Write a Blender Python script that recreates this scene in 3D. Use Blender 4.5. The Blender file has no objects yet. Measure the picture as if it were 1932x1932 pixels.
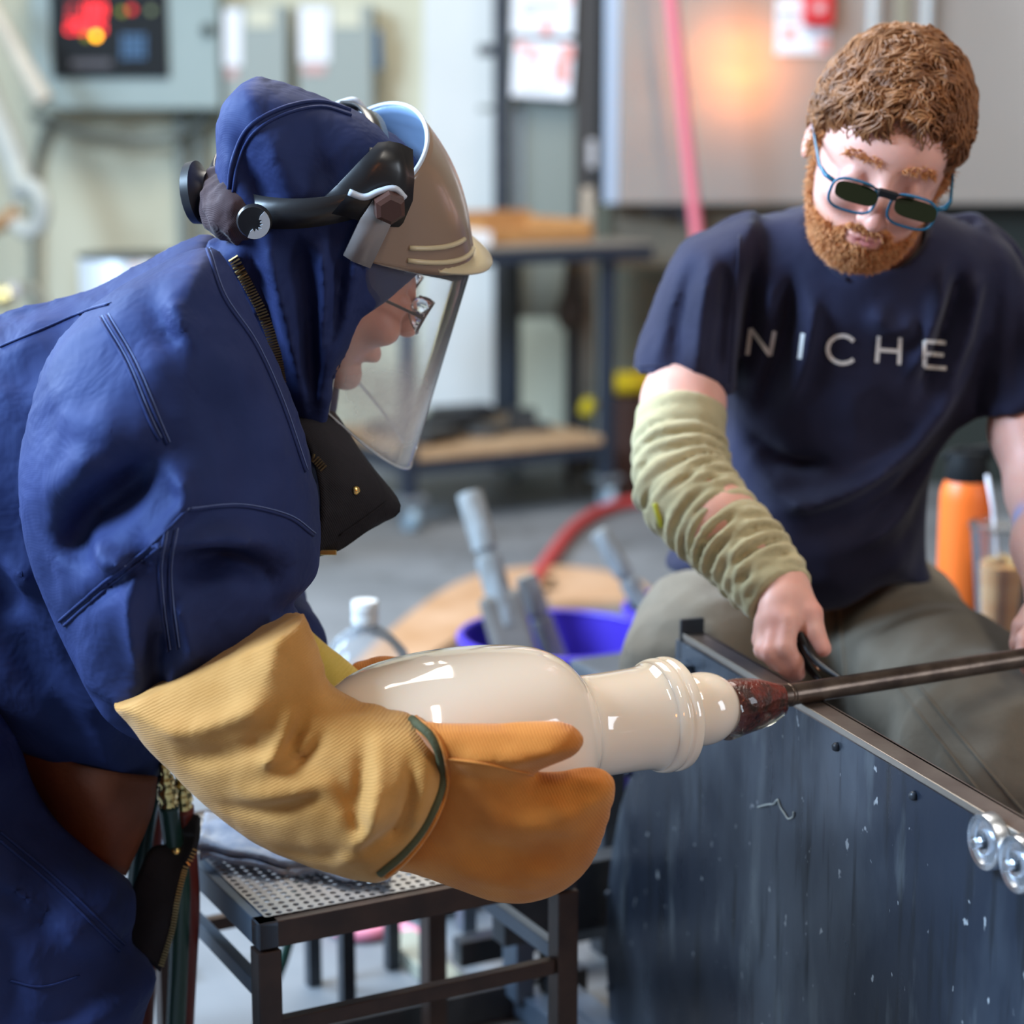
import bpy, bmesh, math, random
import numpy as np
from mathutils import Vector
from mathutils.bvhtree import BVHTree

SC = bpy.context.scene
COL = SC.collection
random.seed(7)

# ------------------------------------------------------------------ camera
FPX = 3800.0                     # focal length in pixels of the 1932 px frame
PITCH = math.radians(11.0)
CAM = (0.0, 0.0, 1.28)
cd = bpy.data.cameras.new('camera')
cam = bpy.data.objects.new('camera', cd)
COL.objects.link(cam)
cam.location = CAM
cam.rotation_euler = (math.radians(90) - PITCH, 0, 0)
cd.sensor_width = 36.0
cd.lens = FPX / 1932.0 * 36.0
cd.clip_start = 0.05
cd.clip_end = 60
cd.dof.use_dof = True
cd.dof.focus_distance = 2.02
cd.dof.aperture_fstop = 2.9
SC.camera = cam

# ------------------------------------------------------------------ world, lights, exposure
SC.view_settings.view_transform = 'Standard'
SC.view_settings.look = 'None'
SC.view_settings.gamma = 1.0
SC.view_settings.use_curve_mapping = False
SC.view_settings.exposure = 0.0
wd = bpy.data.worlds.new('world')
SC.world = wd
wd.use_nodes = True
bg = wd.node_tree.nodes['Background']
bg.inputs['Color'].default_value = (0.86, 0.74, 0.62, 1)
bg.inputs['Strength'].default_value = 0.19


def area(name, loc, target, sx, sy, power, color):
    l = bpy.data.lights.new(name, 'AREA')
    l.shape = 'RECTANGLE'
    l.size = sx
    l.size_y = sy
    l.energy = power
    l.color = color
    o = bpy.data.objects.new(name, l)
    COL.objects.link(o)
    o.location = loc
    d = Vector(target) - Vector(loc)
    o.rotation_euler = d.to_track_quat('-Z', 'Y').to_euler()
    return o


# daylight through the open roll-up door on the left, behind the photographer
area('door_daylight', (-3.3, 1.35, 3.0), (0.1, 2.3, 0.7), 1.35, 1.35, 500, (0.52, 0.74, 1.0))
# and through a second doorway further back on the same side
area('back_door_daylight', (-3.4, 3.9, 2.9), (0.3, 2.3, 0.7), 1.4, 1.6, 320, (0.60, 0.79, 1.0))
# added unseen fill lamp that brightens the floor and back of the shop
area('back_fill', (-0.4, 4.5, 4.0), (0.0, 4.6, 0.0), 3.0, 1.6, 170, (1.0, 0.94, 0.84))
# cooler daylight from a side window on the right
area('side_window', (4.2, 0.4, 1.9), (0.0, 2.2, 1.0), 0.9, 1.9, 55, (0.78, 0.88, 1.0))
# ceiling tube lamp over the bench
area('ceiling_lamp', (1.1, 0.7, 3.3), (0.5, 2.4, 0.6), 0.16, 1.2, 26, (1.0, 0.93, 0.82))


# ------------------------------------------------------------------ pixel <-> world helpers
CP, SP_ = math.cos(PITCH), math.sin(PITCH)


def P(px, py, y):
    u = (px - 966.0) / FPX
    v = (966.0 - py) / FPX
    s = y / (CP + v * SP_)
    return (u * s, y, CAM[2] + (-SP_ + v * CP) * s)


def PZ(px, py, z):
    u = (px - 966.0) / FPX
    v = (966.0 - py) / FPX
    s = (z - CAM[2]) / (-SP_ + v * CP)
    return (u * s, (CP + v * SP_) * s, z)


def V(*a):
    return np.array(a, float)


def mpp(y):
    return y * 1.01 / FPX


# ------------------------------------------------------------------ materials
MATS = {}


def new_mat(name):
    m = bpy.data.materials.new(name)
    m.use_nodes = True
    nt = m.node_tree
    return m, nt, nt.nodes['Principled BSDF']


def mat(name, col, rough=0.5, metal=0.0, col2=None, nscale=8.0, nstretch=None, bump=0.0, bscale=60.0,
        spec=0.5, emit=None, estr=0.0, sss=0.0, sheen=0.0, coat=0.0, lo=0.35, hi=0.65, rough2=None,
        bstretch=None, trans=0.0, ior=1.45, detail=4.0):
    if name in MATS:
        return MATS[name]
    m, nt, b = new_mat(name)
    N, L = nt.nodes, nt.links
    b.inputs['Base Color'].default_value = (*col, 1)
    b.inputs['Roughness'].default_value = rough
    b.inputs['Metallic'].default_value = metal
    b.inputs['Specular IOR Level'].default_value = spec
    b.inputs['IOR'].default_value = ior
    if trans:
        b.inputs['Transmission Weight'].default_value = trans
    if sss:
        b.inputs['Subsurface Weight'].default_value = sss
        b.inputs['Subsurface Radius'].default_value = (0.02, 0.008, 0.004)
        b.inputs['Subsurface Scale'].default_value = 0.5
    if sheen:
        b.inputs['Sheen Weight'].default_value = sheen
        b.inputs['Sheen Roughness'].default_value = 0.5
    if coat:
        b.inputs['Coat Weight'].default_value = coat
        b.inputs['Coat Roughness'].default_value = 0.05
    if emit:
        b.inputs['Emission Color'].default_value = (*emit, 1)
        b.inputs['Emission Strength'].default_value = estr
    tc = N.new('ShaderNodeTexCoord')

    def noise(scale, stretch):
        n = N.new('ShaderNodeTexNoise')
        n.inputs['Scale'].default_value = scale
        n.inputs['Detail'].default_value = detail
        if stretch:
            mp = N.new('ShaderNodeMapping')
            mp.inputs['Scale'].default_value = stretch
            L.new(tc.outputs['Object'], mp.inputs['Vector'])
            L.new(mp.outputs['Vector'], n.inputs['Vector'])
        else:
            L.new(tc.outputs['Object'], n.inputs['Vector'])
        return n
    if col2 is not None or rough2 is not None:
        n = noise(nscale, nstretch)
        r = N.new('ShaderNodeMapRange')
        r.inputs['From Min'].default_value = lo
        r.inputs['From Max'].default_value = hi
        L.new(n.outputs['Fac'], r.inputs['Value'])
        if col2 is not None:
            mx = N.new('ShaderNodeMix')
            mx.data_type = 'RGBA'
            mx.inputs[6].default_value = (*col, 1)
            mx.inputs[7].default_value = (*col2, 1)
            L.new(r.outputs['Result'], mx.inputs[0])
            L.new(mx.outputs[2], b.inputs['Base Color'])
        if rough2 is not None:
            r2 = N.new('ShaderNodeMapRange')
            r2.inputs['To Min'].default_value = rough
            r2.inputs['To Max'].default_value = rough2
            L.new(r.outputs['Result'], r2.inputs['Value'])
            L.new(r2.outputs['Result'], b.inputs['Roughness'])
    if bump:
        n = noise(bscale, bstretch)
        bp = N.new('ShaderNodeBump')
        bp.inputs['Strength'].default_value = bump
        bp.inputs['Distance'].default_value = 0.004
        L.new(n.outputs['Fac'], bp.inputs['Height'])
        L.new(bp.outputs['Normal'], b.inputs['Normal'])
    MATS[name] = m
    return m


# ------------------------------------------------------------------ objects
ORG = {}


def link(name, me, m, parent=None, org=None):
    o = bpy.data.objects.new(name, me)
    COL.objects.link(o)
    if m is not None and not me.materials:
        me.materials.append(m)
    if parent is not None:
        o.parent = parent
        ORG[o] = ORG[parent]
    else:
        ORG[o] = np.array(org if org is not None else (0, 0, 0), float)
        o.location = ORG[o]
    return o


def np_mesh(name, verts, faces, smooth=True):
    """faces: list of tuples or an (n,3|4) array"""
    me = bpy.data.meshes.new(name)
    if isinstance(faces, np.ndarray):
        k = faces.shape[1]
        me.vertices.add(len(verts))
        me.vertices.foreach_set('co', np.asarray(verts, np.float32).ravel())
        me.loops.add(len(faces) * k)
        me.loops.foreach_set('vertex_index', faces.astype(np.int32).ravel())
        me.polygons.add(len(faces))
        me.polygons.foreach_set('loop_start', np.arange(len(faces), dtype=np.int32) * k)
        me.polygons.foreach_set('loop_total', np.full(len(faces), k, np.int32))
        me.update(calc_edges=True)
    else:
        me.from_pydata([tuple(map(float, v)) for v in verts], [], faces)
        me.update()
    if smooth:
        me.polygons.foreach_set('use_smooth', np.ones(len(me.polygons), bool))
    return me


def put(name, verts, faces, m, parent=None, org=None, smooth=True):
    verts = np.asarray(verts, float)
    if parent is not None:
        o3 = ORG[parent]
    elif org is not None:
        o3 = np.array(org, float)
    else:
        o3 = np.array([(verts[:, 0].min() + verts[:, 0].max()) / 2, (verts[:, 1].min() + verts[:, 1].max()) / 2, verts[:, 2].min()])
    me = np_mesh(name, verts - o3, faces, smooth)
    return link(name, me, m, parent, o3)


def thing(name, label, cat, loc, group=None):
    o = bpy.data.objects.new(name, None)
    COL.objects.link(o)
    o.empty_display_size = 0.05
    o.location = loc
    ORG[o] = np.array(loc, float)
    return tag(o, label, cat, group)


def tag(o, label, cat, group=None):
    o['label'] = label
    o['category'] = cat
    if group:
        o['group'] = group
    return o


def struct(o):
    o['kind'] = 'structure'
    return o


class MB:
    """collects simple shapes into one mesh (world coordinates)"""

    def __init__(s):
        s.v = []
        s.f = []

    def add(s, v, f):
        n = len(s.v)
        s.v += [tuple(map(float, q)) for q in v]
        s.f += [tuple(i + n for i in q) for q in f]
        return s

    def box(s, c, half, ax=None, bev=0.0):
        """oriented box; ax = 3 axis vectors"""
        c = np.array(c, float)
        if ax is None:
            ax = np.eye(3)
        ax = [np.array(a, float) / np.linalg.norm(a) for a in ax]
        hx, hy, hz = half
        b = min(bev, 0.49 * min(half))
        if b <= 0:
            vs = [c + ax[0] * hx * i + ax[1] * hy * j + ax[2] * hz * k for i in (-1, 1) for j in (-1, 1) for k in (-1, 1)]
            return s.add(vs, [(0, 1, 3, 2), (4, 6, 7, 5), (0, 4, 5, 1), (2, 3, 7, 6), (0, 2, 6, 4), (1, 5, 7, 3)])
        bm = bmesh.new()
        bmesh.ops.create_cube(bm, size=2.0)
        for v in bm.verts:
            v.co = (v.co.x * hx, v.co.y * hy, v.co.z * hz)
        bmesh.ops.bevel(bm, geom=bm.edges[:], offset=b, segments=2, affect='EDGES', profile=0.5)
        bm.verts.index_update()
        vs = [c + ax[0] * v.co.x + ax[1] * v.co.y + ax[2] * v.co.z for v in bm.verts]
        fs = [tuple(v.index for v in f.verts) for f in bm.faces]
        bm.free()
        return s.add(vs, fs)

    def tube(s, pts, r, n=10, cap=True):
        pts = [np.array(p, float) for p in pts]
        k = len(pts)
        rs = r if hasattr(r, '__len__') else [r] * k
        t0 = pts[1] - pts[0]
        t0 /= np.linalg.norm(t0)
        up = np.array((0, 0, 1.0)) if abs(t0[2]) < 0.9 else np.array((1.0, 0, 0))
        nrm = np.cross(t0, up)
        nrm /= np.linalg.norm(nrm)
        vs = []
        for i, p in enumerate(pts):
            t = pts[min(i + 1, k - 1)] - pts[max(i - 1, 0)]
            t /= np.linalg.norm(t)
            nrm = nrm - t * np.dot(nrm, t)
            nrm /= np.linalg.norm(nrm)
            b = np.cross(t, nrm)
            for j in range(n):
                a = 2 * math.pi * j / n
                vs.append(p + rs[i] * (nrm * math.cos(a) + b * math.sin(a)))
        fs = []
        for i in range(k - 1):
            for j in range(n):
                j2 = (j + 1) % n
                fs.append((i * n + j, i * n + j2, (i + 1) * n + j2, (i + 1) * n + j))
        if cap:
            fs.append(tuple(range(n - 1, -1, -1)))
            fs.append(tuple((k - 1) * n + j for j in range(n)))
        return s.add(vs, fs)

    def lathe(s, prof, o, axis=(0, 0, 1), n=32, ref=None, closed=False):
        """prof: list of (r, h) along axis from origin o"""
        o = np.array(o, float)
        a = np.array(axis, float)
        a /= np.linalg.norm(a)
        u = np.cross(a, (0, 1, 0)) if ref is None else np.array(ref, float)
        if np.linalg.norm(u) < 1e-3:
            u = np.cross(a, (1, 0, 0))
        u /= np.linalg.norm(u)
        w = np.cross(a, u)
        vs = []
        for r, h in prof:
            for j in range(n):
                t = 2 * math.pi * j / n
                vs.append(o + a * h + r * (u * math.cos(t) + w * math.sin(t)))
        fs = []
        k = len(prof)
        for i in range(k - 1):
            for j in range(n):
                j2 = (j + 1) % n
                fs.append((i * n + j, i * n + j2, (i + 1) * n + j2, (i + 1) * n + j))
        if closed:
            for j in range(n):
                j2 = (j + 1) % n
                fs.append(((k - 1) * n + j, (k - 1) * n + j2, j2, j))
        else:
            if prof[0][0] > 1e-6:
                fs.append(tuple(range(n - 1, -1, -1)))
            if prof[-1][0] > 1e-6:
                fs.append(tuple((k - 1) * n + j for j in range(n)))
        return s.add(vs, fs)

    def prism(s, pts, d):
        """polygon pts (3D) extruded by vector d"""
        pts = [np.array(p, float) for p in pts]
        d = np.array(d, float)
        n = len(pts)
        vs = pts + [p + d for p in pts]
        fs = [tuple(range(n)), tuple(range(2 * n - 1, n - 1, -1))]
        for i in range(n):
            j = (i + 1) % n
            fs.append((j, i, n + i, n + j))
        return s.add(vs, fs)

    def sheet(s, grid, th):
        """grid: array (a,b,3) surface, given thickness th along its normals"""
        g = np.array(grid, float)
        a, b = g.shape[:2]
        du = np.gradient(g, axis=0)
        dv = np.gradient(g, axis=1)
        nn = np.cross(du, dv)
        nn /= (np.linalg.norm(nn, axis=2, keepdims=True) + 1e-12)
        vs = list((g + nn * th / 2).reshape(-1, 3)) + list((g - nn * th / 2).reshape(-1, 3))
        m = a * b
        fs = []
        for i in range(a - 1):
            for j in range(b - 1):
                q = (i * b + j, (i + 1) * b + j, (i + 1) * b + j + 1, i * b + j + 1)
                fs.append(q)
                fs.append(tuple(x + m for x in q[::-1]))
        for i in range(a - 1):
            fs.append((i * b, (i + 1) * b, (i + 1) * b + m, i * b + m)[::-1])
            fs.append((i * b + b - 1, (i + 1) * b + b - 1, (i + 1) * b + b - 1 + m, i * b + b - 1 + m))
        for j in range(b - 1):
            fs.append((j, j + 1, j + 1 + m, j + m))
            o = (a - 1) * b
            fs.append((o + j, o + j + 1, o + j + 1 + m, o + j + m)[::-1])
        return s.add(vs, fs)

    def build(s, name, m, parent=None, org=None, smooth=False, auto=None):
        o = put(name, s.v, s.f, m, parent, org, smooth or auto is not None)
        if auto is not None:
            o.data.set_sharp_from_angle(angle=math.radians(auto))
        return o


def smooth_path(pts, n=8):
    """Catmull-Rom through points (any dimension)"""
    p = [np.array(q, float) for q in pts]
    p = [2 * p[0] - p[1]] + p + [2 * p[-1] - p[-2]]
    out = []
    for i in range(1, len(p) - 2):
        for k in range(n):
            t = k / n
            out.append(0.5 * ((2 * p[i]) + (-p[i - 1] + p[i + 1]) * t + (2 * p[i - 1] - 5 * p[i] + 4 * p[i + 1] - p[i + 2]) * t * t
                              + (-p[i - 1] + 3 * p[i] - 3 * p[i + 1] + p[i + 2]) * t ** 3))
    out.append(p[-2])
    return out


# ------------------------------------------------------------------ implicit surfaces (for bodies, clothing, gloves)
class Poly2D:
    """signed distance of an outline standing in the plane y = y0, tabulated on an x-z grid"""

    def __init__(s, pix, y0, step=0.004, pad=0.10, smooth=4, closed=True):
        w = [P(a, b, y0) for a, b in pix]
        pts = [np.array((q[0], q[2])) for q in w]
        if smooth > 1:
            ext = pts[-1:] + pts + pts[:2]
            pts2 = []
            for i in range(1, len(ext) - 2):
                p0, p1, p2, p3 = ext[i - 1], ext[i], ext[i + 1], ext[i + 2]
                for k in range(smooth):
                    t = k / smooth
                    pts2.append(0.5 * (2 * p1 + (p2 - p0) * t + (2 * p0 - 5 * p1 + 4 * p2 - p3) * t * t + (3 * p1 - p0 - 3 * p2 + p3) * t ** 3))
            pts = pts2
        A = np.array(pts)
        B = np.roll(A, -1, axis=0)
        lo = A.min(0) - pad
        hi = A.max(0) + pad
        s.lo, s.step = lo, step
        nx, nz = (np.ceil((hi - lo) / step)).astype(int) + 2
        X, Z = np.meshgrid(lo[0] + np.arange(nx) * step, lo[1] + np.arange(nz) * step, indexing='ij')
        d2 = np.full(X.shape, 1e9)
        inside = np.zeros(X.shape, bool)
        for a, b in zip(A, B):
            e = b - a
            wx, wz = X - a[0], Z - a[1]
            t = np.clip((wx * e[0] + wz * e[1]) / (e @ e + 1e-12), 0, 1)
            d2 = np.minimum(d2, (wx - t * e[0]) ** 2 + (wz - t * e[1]) ** 2)
            c = ((a[1] > Z) != (b[1] > Z))
            xi = a[0] + (Z - a[1]) * e[0] / (e[1] if abs(e[1]) > 1e-12 else 1e-12)
            inside ^= c & (X < xi)
        s.g = np.where(inside, -1, 1) * np.sqrt(d2)
        s.n = (nx, nz)
        s.y0 = y0

    def samp(s, x, z, g=None):
        g = s.g if g is None else g
        fx = np.clip((x - s.lo[0]) / s.step, 0, s.n[0] - 1.001)
        fz = np.clip((z - s.lo[1]) / s.step, 0, s.n[1] - 1.001)
        i = fx.astype(int)
        j = fz.astype(int)
        a = fx - i
        b = fz - j
        return (g[i, j] * (1 - a) * (1 - b) + g[i + 1, j] * a * (1 - b) + g[i, j + 1] * (1 - a) * b + g[i + 1, j + 1] * a * b)

    def foldmap(s, folds):
        """folds: (pixel polyline, width px, height m) -> ridge (+) / valley (-) map"""
        X, Z = np.meshgrid(s.lo[0] + np.arange(s.n[0]) * s.step, s.lo[1] + np.arange(s.n[1]) * s.step, indexing='ij')
        out = np.zeros(X.shape)
        for pl, wpx, amp in folds:
            pp = [P(a, b, s.y0) for a, b in pl]
            pp = [np.array((q[0], q[2])) for q in pp]
            if len(pp) > 2:
                pp = smooth_path(pp, 5)
            wid = wpx * mpp(s.y0)
            d2 = np.full(X.shape, 1e9)
            tt = np.zeros(X.shape)
            n = len(pp) - 1
            for i in range(n):
                a, b = pp[i], pp[i + 1]
                e = b - a
                wx, wz = X - a[0], Z - a[1]
                t = np.clip((wx * e[0] + wz * e[1]) / (e @ e + 1e-12), 0, 1)
                q = (wx - t * e[0]) ** 2 + (wz - t * e[1]) ** 2
                m = q < d2
                d2 = np.where(m, q, d2)
                tt = np.where(m, (i + t) / n, tt)
            fade = np.clip(np.sin(np.clip(tt, 0.0, 1.0) * math.pi) * 1.6 + 0.15, 0, 1)
            out += amp * np.exp(-d2 / wid ** 2) * fade
        s.fm = out
        return s


def inflate(Q, pl, y0, tf, tb, w, gx=0.0, gz=0.0, c=(0, 0), power=2.0, fold=False):
    """outline pl inflated to half-thickness tf (towards camera) / tb, edge rounding width w"""
    x, y, z = Q[:, 0], Q[:, 1], Q[:, 2]
    d = pl.samp(x, z)
    yc = y0 + gx * (x - c[0]) + gz * (z - c[1])
    u = np.clip(-d / w, 0, 1)
    prof = np.power(np.maximum(1 - (1 - u) ** power, 0), 1.0 / power)
    dy = y - yc
    T = np.where(dy < 0, tf, tb) * prof
    if fold:
        T = T + np.where(dy < 0, pl.samp(x, z, pl.fm), 0) * np.clip(u * 2, 0, 1)
    g = np.abs(dy) - T
    return np.where(d < 0, g * 0.8, np.hypot(np.maximum(d, 0), np.maximum(np.abs(dy), 0) * 0.8))


def cap(Q, a, b, ra, rb):
    a = np.array(a, float)
    b = np.array(b, float)
    e = b - a
    w = Q - a
    t = np.clip((w @ e) / (e @ e + 1e-12), 0, 1)
    d = np.sqrt(((w - t[:, None] * e) ** 2).sum(1))
    return d - (ra + (rb - ra) * t)


def chain(Q, pts, k=0.01):
    """pts: list of (x,y,z,r)"""
    f = None
    for a, b in zip(pts[:-1], pts[1:]):
        g = cap(Q, a[:3], b[:3], a[3], b[3])
        f = g if f is None else smin(f, g, k)
    return f


def ell(Q, c, r, R=None):
    w = Q - np.array(c, float)
    if R is not None:
        w = w @ np.array(R, float).T
    r = np.array(r, float)
    k0 = np.sqrt(((w / r) ** 2).sum(1))
    k1 = np.sqrt(((w / r ** 2) ** 2).sum(1)) + 1e-9
    return k0 * (k0 - 1) / k1


def local(Q, c, R, fn):
    """evaluate fn only near c (radius R); a safe distance elsewhere"""
    d = np.sqrt(((Q - np.array(c)) ** 2).sum(1))
    out = d - R * 0.75
    m = d < R
    if m.any():
        out[m] = fn(Q[m])
    return out


def smin(a, b, k):
    h = np.clip(0.5 + 0.5 * (b - a) / k, 0, 1)
    return b + (a - b) * h - k * h * (1 - h)


def smax(a, b, k):
    return -smin(-a, -b, k)


def wob(Q, s, seed=0.0):
    """smooth pseudo noise in about [-1, 1]"""
    x, y, z = Q[:, 0] * s, Q[:, 1] * s, Q[:, 2] * s
    a = np.sin(x * 1.7 + 1.3 * np.sin(y * 1.1 + z * 0.7 + seed) + seed)
    b = np.sin(y * 1.9 + 1.2 * np.sin(z * 1.3 + x * 0.6 + seed * 1.7) + 2.1)
    c = np.sin(z * 1.5 + 1.4 * np.sin(x * 0.9 - y * 1.2 + seed * 0.6) + 4.2)
    return (a + b + c) / 3


def isosurface(F, lo, hi, h, B=8, lip=1.7, pad=0.01):
    lo = np.array(lo, float)
    hi = np.array(hi, float)
    nb = np.ceil((hi - lo) / (h * B)).astype(int) + 1
    n = nb * B
    I, J, K = np.meshgrid(*[np.arange(q) for q in nb], indexing='ij')
    bc = np.stack([I, J, K], -1).reshape(-1, 3)
    cen = lo + (bc * B + B / 2) * h
    v = F(cen)
    act = np.abs(v) < h * B * 0.87 * lip + pad
    D = np.repeat(np.repeat(np.repeat(v.reshape(nb), B, 0), B, 1), B, 2).astype(np.float32)
    ab = bc[act]
    loc = np.stack(np.meshgrid(*[np.arange(B)] * 3, indexing='ij'), -1).reshape(-1, 3)
    CH = max(1, 300000 // B ** 3)
    for s in range(0, len(ab), CH):
        idx = (ab[s:s + CH, None, :] * B + loc[None]).reshape(-1, 3)
        D[idx[:, 0], idx[:, 1], idx[:, 2]] = F(lo + idx * h)
    S = D < 0
    c = np.zeros([q - 1 for q in D.shape], np.int8)
    sl = [slice(None, -1), slice(1, None)]
    for i in (0, 1):
        for j in (0, 1):
            for k in (0, 1):
                c += S[sl[i], sl[j], sl[k]]
    cells = np.argwhere((c > 0) & (c < 8))
    vi = np.full(c.shape, -1, np.int32)
    vi[cells[:, 0], cells[:, 1], cells[:, 2]] = np.arange(len(cells))
    cor = np.array([(i, j, k) for i in (0, 1) for j in (0, 1) for k in (0, 1)])
    val = np.stack([D[cells[:, 0] + q[0], cells[:, 1] + q[1], cells[:, 2] + q[2]] for q in cor], 1)
    acc = np.zeros((len(cells), 3))
    cnt = np.zeros(len(cells))
    for a in range(8):
        for b in range(a + 1, 8):
            if np.abs(cor[a] - cor[b]).sum() != 1:
                continue
            m = (val[:, a] < 0) != (val[:, b] < 0)
            t = np.where(m, val[:, a] / (val[:, a] - val[:, b] + 1e-20), 0)
            acc += np.where(m[:, None], cor[a] + t[:, None] * (cor[b] - cor[a]), 0)
            cnt += m
    verts = lo + (cells + acc / cnt[:, None]) * h
    faces = []
    for ax in range(3):
        s0 = [slice(None)] * 3
        s1 = [slice(None)] * 3
        s0[ax] = slice(None, -1)
        s1[ax] = slice(1, None)
        A_, B_ = S[tuple(s0)], S[tuple(s1)]
        e = np.argwhere(A_ != B_)
        o1, o2 = [q for q in range(3) if q != ax]
        e = e[(e[:, o1] > 0) & (e[:, o2] > 0) & (e[:, o1] < c.shape[o1]) & (e[:, o2] < c.shape[o2])]
        neg = A_[e[:, 0], e[:, 1], e[:, 2]]
        d1 = np.zeros(3, int)
        d1[o1] = 1
        d2 = np.zeros(3, int)
        d2[o2] = 1
        q = []
        for off in (-d1 - d2, -d2, 0 * d1, -d1):
            w = e + off
            q.append(vi[w[:, 0], w[:, 1], w[:, 2]])
        q = np.stack(q, 1)
        flip = neg if ax != 1 else ~neg
        q = np.where(flip[:, None], q, q[:, ::-1])
        faces.append(q)
    faces = np.concatenate(faces)
    faces = faces[(faces >= 0).all(1)]
    return verts, faces


def relax(v, f, it=2, lam=0.5):
    e = np.concatenate([f[:, [0, 1]], f[:, [1, 2]], f[:, [2, 3]], f[:, [3, 0]]])
    for _ in range(it):
        acc = np.zeros_like(v)
        cnt = np.zeros(len(v))
        for q in range(3):
            acc[:, q] = np.bincount(e[:, 0], v[e[:, 1], q], len(v)) + np.bincount(e[:, 1], v[e[:, 0], q], len(v))
        cnt = np.bincount(e[:, 0], minlength=len(v)) + np.bincount(e[:, 1], minlength=len(v))
        v = v + lam * (acc / np.maximum(cnt, 1)[:, None] - v)
    return v


def body(name, F, lo, hi, h, m, parent=None, org=None, it=2, col=None):
    v, f = isosurface(F, lo, hi, h)
    v = relax(v, f, it)
    o = put(name, v, f, m, parent, org)
    if col is not None:
        c = col(v).astype(np.float32)
        at = o.data.color_attributes.new('tint', 'FLOAT_COLOR', 'POINT')
        at.data.foreach_set('color', np.concatenate([c, np.ones((len(c), 1), np.float32)], 1).ravel())
    return o


def bvh_of(o):
    me = o.data
    off = ORG[o]
    vs = [Vector(v.co) + Vector(off) for v in me.vertices]
    return BVHTree.FromPolygons(vs, [tuple(p.vertices) for p in me.polygons])


def hit(bv, px, py, d=None):
    """nearest surface point along the sight line through a pixel"""
    q = np.array(P(px, py, 1.0)) - np.array(CAM)
    r = bv.ray_cast(Vector(CAM), Vector(q).normalized())
    if r[0] is None:
        return None, None
    return np.array(r[0]), np.array(r[1])


def on_surface(bv, pix, lift=0.0015, step=8.0, n0=None):
    """pixel polyline laid on a surface -> list of 3D points"""
    pp = smooth_path([np.array(q, float) for q in pix], 6) if len(pix) > 2 else [np.array(q, float) for q in pix]
    dens = []
    for a, b in zip(pp[:-1], pp[1:]):
        k = max(1, int(np.linalg.norm(b - a) / step))
        dens += [a + (b - a) * i / k for i in range(k)]
    dens.append(pp[-1])
    out = []
    for q in dens:
        h_, n_ = hit(bv, *q)
        if h_ is not None:
            out.append(h_ + n_ * lift)
    return out

# ================================================================== THE SETTING
m_wall = mat('cream_painted_wall', (0.56, 0.54, 0.40), 0.75, col2=(0.62, 0.60, 0.46), nscale=1.5, bump=0.15, bscale=40)
m_floor = mat('grey_concrete', (0.135, 0.142, 0.152), 0.55, col2=(0.185, 0.192, 0.203), nscale=3.0, bump=0.12, bscale=25, rough2=0.75)
# dark drips on the concrete near the bench
_nt = m_floor.node_tree
_b = _nt.nodes['Principled BSDF']
_src = _b.inputs['Base Color'].links[0].from_socket
_tc = _nt.nodes.new('ShaderNodeTexCoord')
_n = _nt.nodes.new('ShaderNodeTexNoise')
_n.inputs['Scale'].default_value = 7.0
_n.inputs['Detail'].default_value = 5.0
_nt.links.new(_tc.outputs['Object'], _n.inputs['Vector'])
_r = _nt.nodes.new('ShaderNodeMapRange')
_r.inputs['From Min'].default_value = 0.60
_r.inputs['From Max'].default_value = 0.68
_nt.links.new(_n.outputs['Fac'], _r.inputs['Value'])
_m = _nt.nodes.new('ShaderNodeMix')
_m.data_type = 'RGBA'
_m.inputs[7].default_value = (0.10, 0.10, 0.10, 1)
_nt.links.new(_r.outputs['Result'], _m.inputs[0])
_nt.links.new(_src, _m.inputs[6])
_nt.links.new(_m.outputs[2], _b.inputs['Base Color'])

struct(MB().box((0, 4.0, -0.05), (7, 6.5, 0.05)).build('floor', m_floor, org=(0, 4, 0)))
struct(MB().box((0, 8.1, 1.9), (7, 0.1, 1.9)).build('wall_back', m_wall, org=(0, 8.1, 0)))

m_boxgrey = mat('grey_green_enamel', (0.27, 0.33, 0.31), 0.45, col2=(0.30, 0.36, 0.34), nscale=3)
m_boxgrey2 = mat('grey_enamel', (0.30, 0.33, 0.30), 0.45)
m_black = mat('black_plastic', (0.010, 0.011, 0.012), 0.55, spec=0.2)
m_blacksteel = mat('black_painted_steel', (0.020, 0.025, 0.033), 0.42, col2=(0.035, 0.04, 0.05), nscale=20, bump=0.05, bscale=90)
m_white = mat('white_enamel', (0.66, 0.68, 0.66), 0.5, col2=(0.72, 0.73, 0.72), nscale=2)
m_paper = mat('white_paper', (0.80, 0.80, 0.82), 0.8)
m_pinkink = mat('pink_print', (0.85, 0.33, 0.28), 0.8)
m_conduit = mat('grey_conduit', (0.20, 0.22, 0.20), 0.5)
m_cable = mat('grey_cable', (0.15, 0.16, 0.14), 0.6)
m_zinc = mat('zinc_plate', (0.52, 0.60, 0.66), 0.35, metal=0.8, col2=(0.40, 0.46, 0.52), nscale=30)
m_steel = mat('brushed_stainless', (0.56, 0.50, 0.45), 0.13, metal=0.55, col2=(0.50, 0.45, 0.41), nscale=2.5, nstretch=(1, 1, 2), rough2=0.17)
m_brass = mat('brass', (0.75, 0.55, 0.22), 0.25, metal=1.0)


def quad_px(mb, pts, y, d):
    """plate standing at depth y with the outline pts (pixels), thickness d away from the camera"""
    mb.prism([P(a, b, y) for a, b in pts], (0, d, 0))
    return mb


def rect(x0, y0, x1, y1):
    return [(x0, y1), (x1, y1), (x1, y0), (x0, y0)]


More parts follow.
